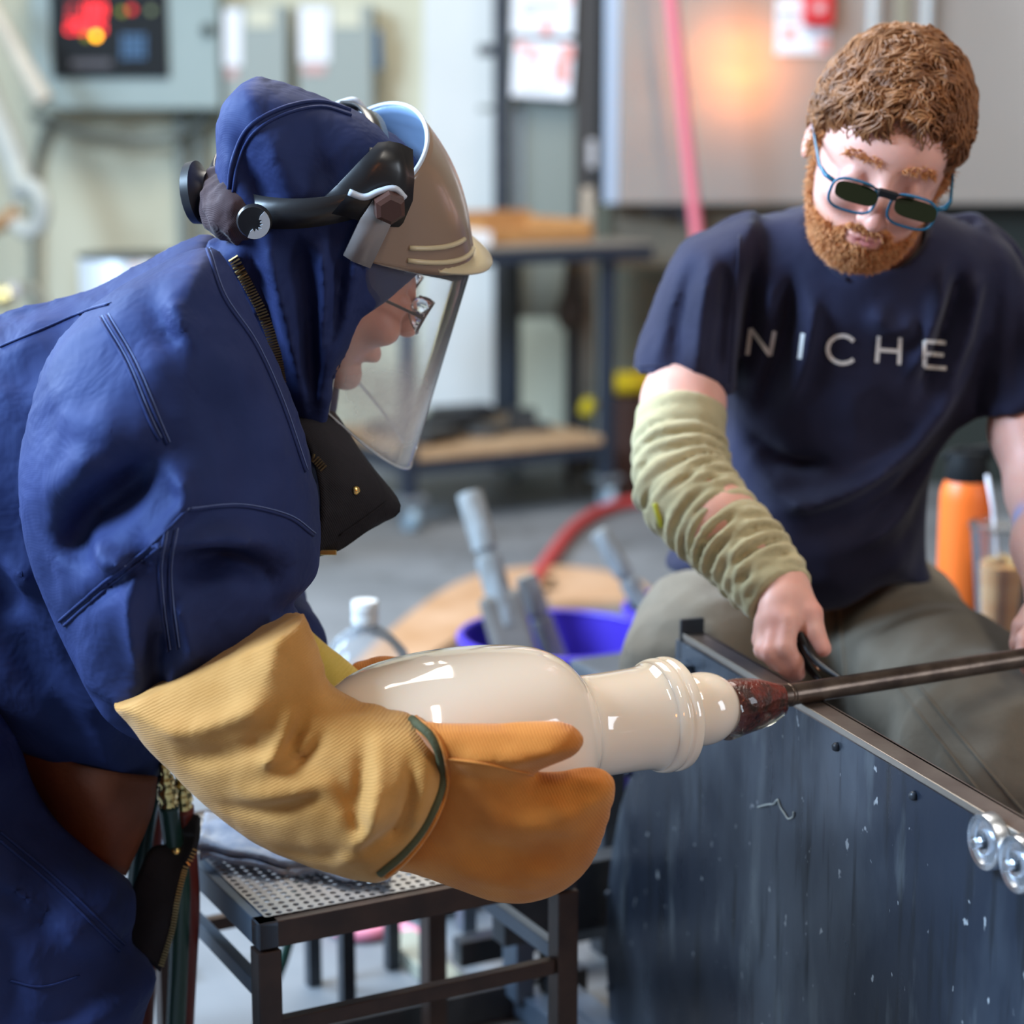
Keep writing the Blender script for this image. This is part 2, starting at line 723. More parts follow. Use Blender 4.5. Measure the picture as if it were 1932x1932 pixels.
# ---- control cabinet with the red read-outs
c = thing('control_cabinet', 'grey-green control cabinet with black display panel and glowing red digits', 'cabinet', P(232, 205, 7.9))
ptl = P(52, -70, 7.75)
pbr = P(416, 206, 7.75)
MB().box(((ptl[0] + pbr[0]) / 2, 7.875, (ptl[2] + pbr[2]) / 2), ((pbr[0] - ptl[0]) / 2, 0.125, (ptl[2] - pbr[2]) / 2), bev=0.008).build('body', m_boxgrey, c)
pa = P(92, -60, 7.745)
pb = P(320, 147, 7.745)
pan = MB().box(((pa[0] + pb[0]) / 2, 7.742, (pa[2] + pb[2]) / 2), ((pb[0] - pa[0]) / 2, 0.008, (pa[2] - pb[2]) / 2), bev=0.003).build('display_panel', m_black, c)
m_red = mat('red_led', (0.5, 0.0, 0.0), 0.4, emit=(1.0, 0.025, 0.035), estr=3.2)
m_reddim = mat('dim_red_led', (0.3, 0.0, 0.0), 0.4, emit=(1.0, 0.04, 0.05), estr=0.8)
seg = {'8': 'abcdefg', '2': 'abged', '1': 'bc', '5': 'afgcd', '0': 'abcdef', '3': 'abgcd'}


def digit(px, py, w, h_, ch, mt):
    t = 3.2
    L_ = {'a': (0, 0, w, t), 'd': (0, h_ - t, w, h_), 'g': (0, h_ / 2 - t / 2, w, h_ / 2 + t / 2), 'f': (0, 0, t, h_ / 2), 'b': (w - t, 0, w, h_ / 2),
          'e': (0, h_ / 2, t, h_), 'c': (w - t, h_ / 2, w, h_)}
    mb = MB()
    for q in seg[ch]:
        a = L_[q]
        quad_px(mb, rect(px + a[0], py + a[1], px + a[2], py + a[3]), 7.728, 0.006)
    mb.build('led_digit', mt, pan)


for i, ch in enumerate('2188'):
    digit(128 + i * 19, 6, 13, 24, ch, m_reddim if i == 0 else m_red)
for i, ch in enumerate('2085'):
    digit(126 + i * 19, 37, 13, 24, ch, m_red)


def lamp_dot(px, py, r, col, st):
    mm = mat('indicator_%d_%d' % (px, py), col, 0.4, emit=col, estr=st)
    MB().lathe([(0, -0.006), (r * 0.8, -0.004), (r, 0), (r, 0.006)], P(px, py, 7.728), (0, 1, 0), 12).build('indicator_lamp', mm, pan, smooth=True)


lamp_dot(181, 68, 0.012, (1.0, 0.42, 0.01), 9)
lamp_dot(162, 69, 0.012, (0.22, 0.24, 0.01), 1.1)
lamp_dot(230, 22, 0.012, (0.25, 0.28, 0.03), 1.1)
lamp_dot(248, 18, 0.012, (0.8, 0.03, 0.03), 1.6)
lamp_dot(285, 20, 0.012, (0.20, 0.25, 0.14), 0.8)
m_key = mat('blue_key', (0.07, 0.16, 0.30), 0.5)
for i in range(4):
    for j in range(4):
        quad_px(MB(), rect(229 + i * 12, 65 + j * 12, 238 + i * 12, 74 + j * 12), 7.722, 0.012).build('key', m_key, pan)
quad_px(MB(), rect(134, 113, 210, 126), 7.728, 0.006).build('name_strip', mat('grey_print', (0.10, 0.09, 0.10), 0.6), pan)
MB().lathe([(0, -0.03), (0.016, -0.03), (0.02, -0.01), (0.026, 0)], P(392, 57, 7.75), (0, 1, 0), 16).build('latch', mat('dark_latch', (0.05, 0.06, 0.05), 0.4), c, smooth=True)

# ---- two grey electrical boxes
for x0, x1, lab, l1, l2 in ((418, 545, 'grey wall-mounted electrical box right beside the control cabinet', (422, 18, 456, 125), (466, 14, 516, 52)),
                            (560, 706, 'wider grey electrical box with blue lever on its right side', (565, 12, 622, 118), (628, 10, 680, 52))):
    b = thing('electrical_box', lab, 'electrical box', P((x0 + x1) / 2, 330, 7.9), 'electrical boxes on the back wall')
    a1 = P(x0, 8, 7.8)
    a2 = P(x1, 330, 7.8)
    MB().box(((a1[0] + a2[0]) / 2, 7.9, (a1[2] + a2[2]) / 2), ((a2[0] - a1[0]) / 2, 0.1, (a1[2] - a2[2]) / 2), bev=0.006).build('body', m_boxgrey2, b)
    quad_px(MB(), rect(x0 + 6, 14, x1 - 6, 324), 7.792, 0.008).build('door', m_boxgrey2, b)
    quad_px(MB(), rect(*l1), 7.786, 0.004).build('warning_label', m_paper, b)
    quad_px(MB(), rect(*l2), 7.786, 0.004).build('rating_plate', mat('cream_plate', (0.60, 0.58, 0.44), 0.6), b)
    quad_px(MB(), rect(l1[0] + 6, l1[3] + 4, l1[2] - 8, l1[3] + 22), 7.786, 0.004).build('pink_sticker', mat('pink_sticker', (0.6, 0.36, 0.33), 0.6), b)
    if x0 > 500:
        MB().box(P(714, 95, 7.85), (0.013, 0.03, 0.075), bev=0.006).build('lever', mat('blue_lever', (0.06, 0.14, 0.24), 0.4), b)

# ---- white wall board behind the cart
quad_px(MB(), rect(800, -80, 946, 770), 7.93, 0.07).build('trim_1', m_white, org=P(870, 770, 7.95))['kind'] = 'structure'

# ---- conduits and cable below the control cabinet
for k, (x, lab) in enumerate(((340, 'left one of two grey conduits running down below the control cabinet'), (374, 'right one of two grey conduits running down below the control cabinet'))):
    o = MB()
    top = P(x, 205, 7.93)
    o.tube([top, (top[0], 7.93, 0.05)], 0.018 if k else 0.024, 12)
    for zz in (1.1, 0.6):
        o.lathe([(0.029, 0), (0.029, 0.03)], (top[0], 7.93, zz), n=12)
    tag(o.build('conduit', m_conduit, smooth=False, auto=40), lab, 'conduit', 'conduits under the control cabinet')
tag(MB().tube(smooth_path([P(60, 214, 7.88), P(88, 228, 7.86), P(160, 250, 7.84), P(250, 262, 7.83), P(320, 258, 7.85), P(372, 236, 7.88), P(400, 216, 7.9)], 6), 0.016, 10)
    .build('cable', m_cable, smooth=True), 'grey cable drooping under the control cabinet', 'cable')
tag(MB().tube(smooth_path([P(98, 218, 7.95), P(88, 244, 7.95), P(72, 290, 7.95), P(66, 340, 7.95), P(64, 420, 7.93), P(64, 900, 7.93)], 6), 0.014, 10)
    .build('cable', m_cable, smooth=True), 'grey cable hanging straight down the wall left of the conduits', 'cable')

# ---- pale pipes hanging on the wall at the left
m_duct = mat('cream_pipe', (0.62, 0.55, 0.44), 0.55, col2=(0.52, 0.46, 0.37), nscale=9)
m_duct2 = mat('pale_hose', (0.55, 0.55, 0.48), 0.6, col2=(0.46, 0.46, 0.42), nscale=12)
d0, d1 = V(*P(6, 50, 7.35)), V(*P(84, 192, 7.3))
ax = d1 - d0
L0 = np.linalg.norm(ax)
o = MB().lathe([(0.022, -0.15), (0.030, L0 * 0.5), (0.036, L0 * 0.97), (0.036, L0), (0.029, L0), (0.026, L0 * 0.8), (0.0, L0 * 0.8)], d0, ax, 18)
tag(o.build('hanging_pipe', m_duct, auto=40), 'cream pipe with open lower end hanging at an angle by the control cabinet', 'pipe')
o = thing('suction_hose', 'pale thick hose with hooked rusty end hanging at the left edge', 'hose', P(50, 440, 7.3))
MB().tube(smooth_path([P(-40, 130, 7.3), P(-12, 210, 7.3), P(14, 270, 7.3), P(36, 330, 7.3), P(48, 380, 7.3)], 6), 0.045, 14).build('hose', m_duct2, o, smooth=True)
MB().tube(smooth_path([P(30, 352, 7.26), P(62, 352, 7.22), P(80, 385, 7.22), P(74, 425, 7.24), P(50, 436, 7.26), P(28, 418, 7.28)], 6), 0.03, 12).build('hook', m_duct2, o, smooth=True)
MB().tube(smooth_path([P(-20, 432, 7.3), P(8, 418, 7.28), P(36, 398, 7.28)], 6), [0.03] * 13, 10).build('rusty_collar', mat('rust', (0.40, 0.22, 0.10), 0.7), o, smooth=True)
o = thing('brass_valve', 'brass valve on pipe bend at left edge', 'valve', P(20, 600, 7.4))
MB().tube(smooth_path([P(-30, 575, 7.4), P(0, 560, 7.4), P(40, 545, 7.4), P(72, 550, 7.4), P(88, 585, 7.4), P(92, 640, 7.4), P(92, 760, 7.4)], 6), 0.02, 12).build('pipe', mat('dull_pipe', (0.30, 0.27, 0.20), 0.5), o, smooth=True)
MB().lathe([(0.02, -0.03), (0.038, -0.03), (0.038, 0.03), (0.02, 0.03)], P(8, 560, 7.38), (1, 0, 0.3), 8).build('nut', m_brass, o)
MB().lathe([(0.02, -0.02), (0.03, -0.02), (0.03, 0.02), (0.02, 0.02)], P(28, 549, 7.38), (1, 0, 0.2), 8).build('coupling', mat('pale_coupling', (0.62, 0.56, 0.54), 0.4), o)

# ---- black steel post frame with taped notes
m_greypanel = mat('grey_green_panel', (0.22, 0.24, 0.21), 0.5)
fr = thing('equipment_frame', 'tall black steel frame carrying a grey-green panel behind the cart', 'frame', P(1030, 740, 7.5))
for x0, x1, yy in ((931, 964, 7.40), (1084, 1112, 7.42), (1112, 1126, 7.42)):
    a = P(x0, 300, yy)[0]
    b_ = P(x1, 300, yy)[0]
    MB().box(((a + b_) / 2, yy + 0.04, 1.25), ((b_ - a) / 2, 0.04, 1.25), bev=0.004).build('post', m_blacksteel if x0 < 1000 else mat('dark_brown_steel', (0.045, 0.036, 0.03), 0.5), fr)
quad_px(MB(), rect(966, -60, 1084, 600), 7.48, 0.03).build('panel', m_greypanel, fr)
quad_px(MB(), rect(967, 205, 986, 420), 7.465, 0.012).build('edge_strip', mat('pale_blue_strip', (0.30, 0.37, 0.43), 0.4), fr)
for yy in (95, 205):
    q = MB().box(P(917, yy, 7.42), (0.028, 0.02, 0.020 if yy < 100 else 0.01), bev=0.004).build('latch', m_blacksteel if yy < 100 else m_conduit, fr)
MB().box(P(1118, 290, 7.40), (0.016, 0.012, 0.05), bev=0.005).build('white_clip', mat('pale_clip', (0.5, 0.45, 0.43), 0.5), fr)


def note(pts, marks, lab, y):
    o = thing('paper_note', lab, 'paper note', P(sum(p[0] for p in pts) / 4, max(p[1] for p in pts), y))
    quad_px(MB(), pts, y, 0.004).build('sheet', m_paper, o)
    for mk in marks:
        quad_px(MB(), rect(*mk), y - 0.003, 0.003).build('print', m_pinkink if mk[3] - mk[1] > 6 else mat('grey_ink', (0.35, 0.33, 0.36), 0.8), o)
    return o


note([(965, 64), (1081, 68), (1085, -45), (969, -45)], [(1022, 34, 1040, 64), (1070, -20, 1078, 8), (985, 4, 1060, 8), (985, 14, 1060, 18), (985, 24, 1010, 28)], 'upper of two paper notes taped to the black steel frame', 7.390)
note([(964, 180), (1076, 187), (1083, 80), (970, 74)], [(976, 80, 992, 98), (994, 92, 1018, 112), (1056, 86, 1080, 112), (1046, 112, 1072, 156), (990, 126, 1010, 132), (985, 160, 1040, 164)], 'lower of two paper notes taped to the frame with pink print', 7.390)

# ---- stainless furnace housing on the right
fu = thing('furnace_housing', 'large brushed stainless furnace housing filling the upper right background', 'furnace', P(1550, 560, 7.3))
a = P(1166, 385, 6.9)
b_ = P(2250, 385, 6.9)
steel_ax = np.array((1.0, 0.06, 0.0))
MB().box(((a[0] + b_[0]) / 2, 7.35, a[2] + 0.75), ((b_[0] - a[0]) / 2, 0.45, 0.75), bev=0.006).build('steel_shell', m_steel, fu)
e = P(1141, 385, 6.9)
MB().box(((a[0] + e[0]) / 2 - 0.002, 7.33, a[2] + 0.752), ((a[0] - e[0]) / 2, 0.42, 0.752), bev=0.003).build('edge_trim', mat('pale_blue_steel', (0.42, 0.50, 0.62), 0.35, metal=0.3), fu)
sq_ = P(1125, 385, 6.93)
MB().box(((sq_[0] + e[0]) / 2 - 0.001, 6.96, a[2] + 0.75), ((e[0] - sq_[0]) / 2, 0.03, 0.75)).build('gap_strip', m_black, fu)  # black strip added, standing in for the shade in the gap beside the frame
m_brick = mat('brown_refractory', (0.15, 0.12, 0.085), 0.75, col2=(0.19, 0.15, 0.10), nscale=5)
c0 = P(1166, 395, 7.05)
c1 = P(2250, 395, 7.05)
cm = P(1560, 395, 7.05)
MB().box(((c0[0] + cm[0]) / 2, 7.45, a[2] - 0.115), ((cm[0] - c0[0]) / 2, 0.38, 0.11)).build('base_box', m_brick, fu)
MB().box(((c1[0] + cm[0]) / 2, 7.45, (a[2] - 0.005) / 2), ((c1[0] - cm[0]) / 2 - 0.003, 0.36, (a[2] - 0.006) / 2)).build('burner_box', mat('dark_stand', (0.02, 0.026, 0.022), 0.6), fu)
ca = P(1330, 400, 7.1)
MB().box(((ca[0] + cm[0]) / 2, 7.45, (a[2] - 0.23) / 2), ((cm[0] - ca[0]) / 2 - 0.006, 0.30, (a[2] - 0.24) / 2)).build('stand', mat('dark_stand', (0, 0, 0)), fu)
MB().box(P(1262, 396, 6.98), (0.075, 0.03, 0.012), bev=0.004).build('bracket', m_blacksteel, fu)
MB().lathe([(0.03, -0.02), (0.03, 0.02)], P(1300, 408, 6.98), (0, 1, 0), 14).build('knob', m_blacksteel, fu, auto=40)
for x in (1652, 1752):
    q = P(x, 20, 6.86)
    MB().box((q[0], 6.875, q[2] + 0.22), (0.016 if x < 1700 else 0.012, 0.02, 0.30), bev=0.004).build('handle_bar', mat('pale_bar', (0.55, 0.56, 0.55), 0.35, metal=0.5), fu)
MB().box((P(1702, 20, 6.88)[0], 6.885, P(1702, 20, 6.88)[2] + 0.22), (0.02, 0.01, 0.28)).build('seam_strip', mat('olive_strip', (0.28, 0.25, 0.18), 0.5), fu)
note([(1463, 102), (1563, 102), (1565, -2), (1465, -2)], [(1478, 52, 1500, 76), (1542, 70, 1563, 98), (1470, 20, 1510, 24), (1470, 32, 1510, 36)], 'paper notice on the stainless housing beside the red tag', 6.885)
rt = thing('alarm_box', 'red box with white round mark on the stainless housing', 'alarm box', P(1543, 45, 6.86))
MB().box(((P(1517, 0, 6.86)[0] + P(1571, 0, 6.86)[0]) / 2, 6.86, P(1543, 5, 6.86)[2]), (0.049, 0.03, 0.075), bev=0.008).build('case', mat('bright_red', (0.62, 0.015, 0.02), 0.4), rt)
MB().lathe([(0, 0), (0.018, 0), (0.018, 0.01)], P(1546, 14, 6.822), (0, 1, 0), 18).build('mark', mat('pale_pink', (0.75, 0.45, 0.45), 0.6), rt)
# red air hose hanging in front of the housing
tag(MB().tube(smooth_path([P(1252, -120, 6.5), P(1266, 0, 6.5), P(1282, 140, 6.5), P(1298, 290, 6.5), P(1314, 430, 6.5), P(1330, 560, 6.5), P(1352, 700, 6.5)], 6), 0.0205, 12)
    .build('air_hose', mat('pink_red_rubber', (0.66, 0.16, 0.20), 0.5), smooth=True), 'pinkish red air hose hanging in front of the stainless housing', 'hose')

# ---- polished steel bin
q = P(246, 478, 5.6)
bn = thing('steel_bin', 'polished steel cylindrical bin behind the bent worker', 'bin', (q[0], 5.6, 0))
rb = 95 * mpp(5.6)
MB().lathe([(rb, 0), (rb, q[2] - 0.01), (rb - 0.002, q[2]), (rb - 0.006, q[2]), (rb - 0.006, 0.02), (0, 0.02)], (q[0], 5.6, 0), n=48).build('barrel', mat('polished_steel', (0.78, 0.79, 0.81), 0.30, metal=0.6), bn, auto=50)
MB().lathe([(rb - 0.001, q[2] - 0.012), (rb + 0.004, q[2] - 0.006), (rb - 0.001, q[2] + 0.001)], (q[0], 5.6, 0), n=48).build('rim', mat('dark_rim', (0.03, 0.035, 0.03), 0.4), bn, smooth=True)

# ---- glory hole (reheating furnace) behind the photographer; its glow shows in the steel housing
ghc = V(1.67, -1.5, 1.66)
gh = thing('glory_hole', 'drum-shaped reheating furnace with glowing orange mouth, behind the photographer', 'furnace', (1.67, -1.95, 0))
MB().lathe([(0.20, 0.0), (0.34, 0.0), (0.36, -0.03), (0.36, -0.9), (0.0, -0.9), ], ghc, (0, 1, 0), 40).build('drum', mat('grey_drum', (0.25, 0.25, 0.26), 0.5), gh, auto=40)
MB().lathe([(0.20, 0.001), (0.20, -0.30), (0.0, -0.30)], ghc, (0, 1, 0), 40).build('firebrick_bore', mat('glowing_bore', (0.4, 0.15, 0.05), 0.8, emit=(1.0, 0.30, 0.05), estr=26.0), gh)
MB().box((1.67, -1.95, 0.65), (0.3, 0.35, 0.645), bev=0.01).build('stand', m_blacksteel, gh)

# ================================================================== CART
m_wood = mat('orange_wood', (0.46, 0.23, 0.08), 0.55, col2=(0.36, 0.17, 0.06), nscale=4, nstretch=(1, 8, 8), bump=0.08, bscale=30)
m_wood2 = mat('pale_wood', (0.50, 0.33, 0.19), 0.6, col2=(0.42, 0.26, 0.14), nscale=4, nstretch=(1, 8, 8))
m_cart = mat('navy_black_steel', (0.020, 0.028, 0.045), 0.45)
FL = V(*PZ(772, 1000, 0.0))
FR = V(*PZ(1142, 958, 0.0))
e1 = (FR - FL) / np.linalg.norm(FR - FL)
e2 = V(-e1[1], e1[0], 0)
W = np.linalg.norm(FR - FL)
D = 0.62
ez = V(0, 0, 1)
cart = thing('tool_cart', 'dark steel rolling cart with wooden bottom shelf behind the workers', 'cart', (FL + e1 * W / 2 + e2 * D / 2))
BL, BR = FL + e2 * D, FR + e2 * D
ztop, zsh = 0.875, 0.235
for q in (FL, FR, BL, BR):
    MB().box(q + ez * (0.11 + ztop) / 2, (0.022, 0.022, (ztop - 0.11) / 2), (e1, e2, ez), 0.003).build('leg', m_cart, cart)
mid = (FL + FR + BL + BR) / 4
MB().box(mid + e1 * 0.05 + ez * (ztop + 0.006), (W / 2 + 0.10, D / 2 + 0.05, 0.006), (e1, e2, ez), 0.002).build('top_plate', mat('worn_steel_plate', (0.30, 0.27, 0.23), 0.45, metal=0.4), cart)
for s in (-1, 1):
    MB().box(mid + e1 * 0.05 + e2 * s * (D / 2 + 0.035) + ez * (ztop - 0.022), (W / 2 + 0.10, 0.012, 0.022), (e1, e2, ez), 0.002).build('top_rail', m_cart, cart)
    MB().box(mid + e1 * 0.05 + e1 * s * (W / 2 + 0.085) + ez * (ztop - 0.022), (0.012, D / 2 + 0.022, 0.022), (e1, e2, ez), 0.002).build('top_rail', m_cart, cart)
    MB().box(mid + e2 * s * D / 2 + ez * (zsh - 0.035), (W / 2, 0.014, 0.022), (e1, e2, ez), 0.002).build('shelf_rail', m_cart, cart)
    MB().box(mid + e1 * s * W / 2 + ez * (zsh - 0.035), (0.014, D / 2, 0.022), (e1, e2, ez), 0.002).build('shelf_rail', m_cart, cart)
MB().box(mid + ez * zsh, (W / 2 - 0.024, D / 2 + 0.02, 0.014), (e1, e2, ez), 0.003).build('shelf', m_wood2, cart)
m_tyre = mat('blue_grey_tyre', (0.30, 0.40, 0.47), 0.5)
for q in (FL, FR, BL, BR):
    k = MB().box(q + ez * 0.104, (0.045, 0.04, 0.006), (e1, e2, ez), 0.002)
    for s in (-1, 1):
        k.box(q + e1 * s * 0.02 + e2 * -0.012 + ez * 0.075, (0.003, 0.02, 0.03), (e1, e2, ez))
    k.tube([q + e1 * -0.026 + e2 * -0.012 + ez * 0.038, q + e1 * 0.026 + e2 * -0.012 + ez * 0.038], 0.006, 8)
    ko = k.build('caster', m_zinc, cart)
    MB().lathe([(0.010, -0.016), (0.034, -0.016), (0.038, -0.010), (0.038, 0.010), (0.034, 0.016), (0.010, 0.016)], q + e2 * -0.012 + ez * 0.038, e1, 22).build('wheel', m_tyre, ko, auto=40)

# things on the cart
tr = thing('wooden_tray', 'shallow orange-brown wooden tray on the cart top', 'tray', mid + e1 * 0.17 + e2 * 0.0 + ez * (ztop + 0.012))
tc_ = mid + e1 * 0.17 + ez * (ztop + 0.012)
hw, hd = 0.200, 0.20
MB().box(tc_ + ez * 0.007, (hw, hd, 0.006), (e1, e2, ez)).build('bottom', m_wood, tr)
for s in (-1, 1):
    MB().box(tc_ + e1 * s * hw + ez * 0.035, (0.009, hd, 0.034), (e1, e2, ez), 0.003).build('side', m_wood, tr)
MB().box(tc_ + e2 * hd + ez * 0.045, (hw + 0.009, 0.009, 0.044), (e1, e2, ez), 0.003).build('side', m_wood, tr)
MB().box(tc_ - e2 * hd + ez * 0.022, (hw + 0.009, 0.009, 0.021), (e1, e2, ez), 0.003).build('side', m_wood, tr)
pc = mid - e1 * 0.14 - e2 * 0.20 + ez * (ztop + 0.0125)
pp = thing('paper_stack', 'stack of white papers on the cart beside the wooden tray', 'papers', pc)
for i in range(4):
    r_ = 0.05 * (i - 1.5)
    ee = e1 * math.cos(r_) + e2 * math.sin(r_)
    MB().box(pc + ez * (0.006 + 0.011 * i), (0.095, 0.07, 0.0052), (ee, V(-ee[1], ee[0], 0), ez)).build('sheet', m_paper, pp)

# dark iron tools lying on the lower shelf
m_iron = mat('dark_iron', (0.022, 0.024, 0.03), 0.5, col2=(0.05, 0.045, 0.04), nscale=30)
zs = zsh + 0.0145
tl = [(-0.20, -0.16, 0.16, 0.022, 20, 'flat'), (-0.05, 0.02, 0.24, 0.03, 10, 'bar'), (0.08, -0.10, 0.20, 0.025, -12, 'paddle'), (0.10, 0.20, 0.22, 0.028, -8, 'bar'),
      (-0.16, 0.14, 0.20, 0.03, 25, 'paddle'), (0.24, 0.02, 0.12, 0.026, 60, 'flat')]
labs = ['short dark iron block nearest the left end of the lower cart shelf', 'long dark iron bar lying mid-way on the lower cart shelf', 'dark round-bladed paddle on the front of the lower cart shelf',
        'dark iron bar at the back right of the lower cart shelf', 'dark round-bladed paddle at the back left of the lower cart shelf', 'short dark iron block at the right end of the lower cart shelf']
for (u, v_, ln, hh, ang, kd), lb in zip(tl, labs):
    c_ = mid + e1 * u + e2 * v_ + ez * zs
    a_ = math.radians(ang)
    d1_ = e1 * math.cos(a_) + e2 * math.sin(a_)
    d2_ = V(-d1_[1], d1_[0], 0)
    t_ = thing('iron_tool', lb, 'iron tool', c_, 'iron tools on the lower cart shelf')
    if kd == 'paddle':
        MB().lathe([(0, 0.001), (0.075, 0.001), (0.08, 0.008), (0.075, hh), (0, hh)], c_ - d1_ * ln * 0.3, n=24).build('blade', m_iron, t_, auto=40)
        MB().box(c_ + d1_ * ln * 0.4 + ez * 0.014, (ln * 0.5, 0.016, 0.012), (d1_, d2_, ez), 0.004).build('handle', m_iron, t_)
    else:
        MB().box(c_ + ez * (hh + 0.001), (ln / 2, 0.05 if kd == 'flat' else 0.035, hh), (d1_, d2_, ez), 0.01).build('bar', m_iron, t_)
        MB().tube([c_ + d1_ * ln / 2 + ez * 0.03, c_ + d1_ * (ln / 2 + 0.08) + ez * 0.03], 0.012, 10).build('handle', m_iron, t_, smooth=True)

# beige standpipe and yellow fittings behind the cart
m_yel = mat('yellow_paint', (0.72, 0.50, 0.01), 0.4)
sp = P(1108, 600, 7.15)
st = thing('standpipe', 'beige standpipe with brown valve and yellow fittings behind the cart', 'pipe', (sp[0], 7.15, 0))
MB().tube([(sp[0], 7.15, 0.0), (sp[0], 7.15, 1.05)], 0.022, 14).build('pipe', mat('beige_pipe', (0.36, 0.29, 0.22), 0.6), st, smooth=True)
vq = P(1076, 590, 7.1)
MB().lathe([(0.0, -0.06), (0.035, -0.055), (0.05, -0.02), (0.05, 0.02), (0.03, 0.07), (0.02, 0.16), (0.02, 0.20)], vq, n=18).build('valve', mat('brown_valve', (0.07, 0.05, 0.04), 0.5), st, smooth=True)
MB().tube([V(*P(1076, 600, 7.1)), (V(*P(1076, 600, 7.1))[0], 7.1, 0.0)], 0.018, 10).build('riser', m_iron, st)
MB().tube([P(1078, 480, 7.1), P(1078, 545, 7.1)], 0.02, 12).build('cap', mat('ochre', (0.32, 0.19, 0.04), 0.5), st, smooth=True)
yb = thing('yellow_hose_reel', 'bright yellow drum on the floor behind the cart leg', 'drum', PZ(1190, 880, 0))
yc_ = V(*P(1195, 722, 6.9))
MB().lathe([(0.0, -0.12), (0.03, -0.12), (0.04, -0.11), (0.04, 0.11), (0.03, 0.12), (0.0, 0.12)], yc_, (1, 0.2, 0), 20).build('drum', m_yel, yb, auto=40)
MB().box((yc_[0], yc_[1], (yc_[2] - 0.045) / 2), (0.1, 0.05, (yc_[2] - 0.045) / 2 - 0.001), bev=0.004).build('stand', mat('dark_red_stand', (0.05, 0.02, 0.013), 0.6), yb)
y2 = thing('yellow_fitting', 'small yellow fitting near the cart leg at shelf height', 'fitting', P(1112, 795, 7.0))
q = V(*P(1110, 768, 7.0))
MB().lathe([(0.0, -0.035), (0.024, -0.03), (0.030, 0.0), (0.024, 0.03), (0, 0.035)], q, (0.4, 0, 1), 14).build('knob', m_yel, y2, smooth=True)
MB().tube([q, (q[0], q[1], 0.0)], 0.012, 8).build('stem', m_iron, y2)

# ================================================================== ON THE FLOOR
m_purple = mat('violet_plastic', (0.050, 0.027, 0.40), 0.35, sheen=0.0)


def bucket(cx, cy, rt, h_, lab):
    b = thing('bucket', lab, 'bucket', (cx, cy, 0), 'violet plastic buckets')
    r0 = rt * 0.82
    MB().lathe([(r0 - 0.004, 0.0), (r0, 0.004), (rt, h_), (rt - 0.004, h_), (r0 - 0.004, 0.012), (0, 0.012)], (cx, cy, 0), n=48).build('shell', m_purple, b, auto=50)
    MB().lathe([(rt, h_ - 0.012), (rt + 0.008, h_ - 0.010), (rt + 0.009, h_ - 0.002), (rt + 0.004, h_ + 0.004), (rt - 0.005, h_ + 0.002), (rt - 0.005, h_ - 0.006)], (cx, cy, 0), n=48, closed=True).build('rim', m_purple, b, smooth=True)
    MB().lathe([(rt * 0.985, h_ - 0.06), (rt + 0.006, h_ - 0.058), (rt + 0.006, h_ - 0.05), (rt * 0.985, h_ - 0.048)], (cx, cy, 0), n=48, closed=True).build('stiffening_ring', m_purple, b, auto=40)
    return b


HB = 0.37
bc_ = PZ(1050, 1196, HB)
RB = 183 * mpp(math.hypot(bc_[1], 0.2))
bucket(bc_[0], bc_[1], RB, HB, 'large violet plastic bucket with tool handles standing in it')
b2 = PZ(1335, 1145, HB)
bucket(b2[0], b2[1], RB * 0.9, HB, 'violet bucket mostly hidden behind the seated person\'s leg')

m_handle = mat('weathered_grey_wood', (0.26, 0.28, 0.29), 0.55, col2=(0.17, 0.165, 0.155), nscale=8, nstretch=(10, 10, 1))
m_handle2 = mat('brown_grey_wood', (0.125, 0.11, 0.095), 0.6, col2=(0.18, 0.16, 0.14), nscale=10)


def pole_tool(top, bot, r, lab, grp, paddle=False, yt=None):
    a, b = V(*top), V(*bot)
    t = thing('glass_paddle', lab, 'paddle', b, grp)
    d = b - a
    n = np.linalg.norm(d)
    MB().lathe([(0, 0.0), (r * 0.9, 0.003), (r, 0.01), (r, n * 0.18), (r * 0.75, n * 0.185), (r * 0.75, n * 0.205), (r, n * 0.21), (r * 1.02, n * 0.42)], a, d, 16).build('grip', m_handle, t, auto=40)
    s = V(1, 0.15, 0)
    s -= d / n * np.dot(s, d / n)
    s /= np.linalg.norm(s)
    w_ = np.cross(d / n, s)
    if paddle:
        MB().box(a + d * 0.52, (r * 1.6, r * 0.9, n * 0.20), (s, w_, d), r * 0.5).build('paddle', m_handle2, t)
        MB().box(a + d * 0.84, (r * 1.0, r * 0.5, n * 0.15), (s, w_, d), r * 0.3).build('tang', m_handle2, t)
    else:
        MB().lathe([(r * 0.85, n * 0.40), (r * 0.8, n * 0.9), (r * 0.5, n)], a, d, 14).build('shaft', m_handle, t, auto=40)
    return t


tb = V(*P(990, 1290, bc_[1] - 0.02))
pole_tool(P(884, 926, bc_[1] + 0.10), (bc_[0] + 0.01, bc_[1] - 0.06, 0.05), 0.024, 'grey wooden handle with brown paddle leaning in the large violet bucket', 'tool handles in buckets', True)
pole_tool(P(990, 1085, bc_[1] + 0.12), (bc_[0] + 0.09, bc_[1] + 0.09, 0.06), 0.021, 'second shorter grey handle standing in the large violet bucket', 'tool handles in buckets')
pole_tool(P(1128, 1000, b2[1] + 0.05), (b2[0] + 0.07, b2[1], 0.04), 0.019, 'thin pale grey handle leaning in the far violet bucket', 'tool handles in buckets')

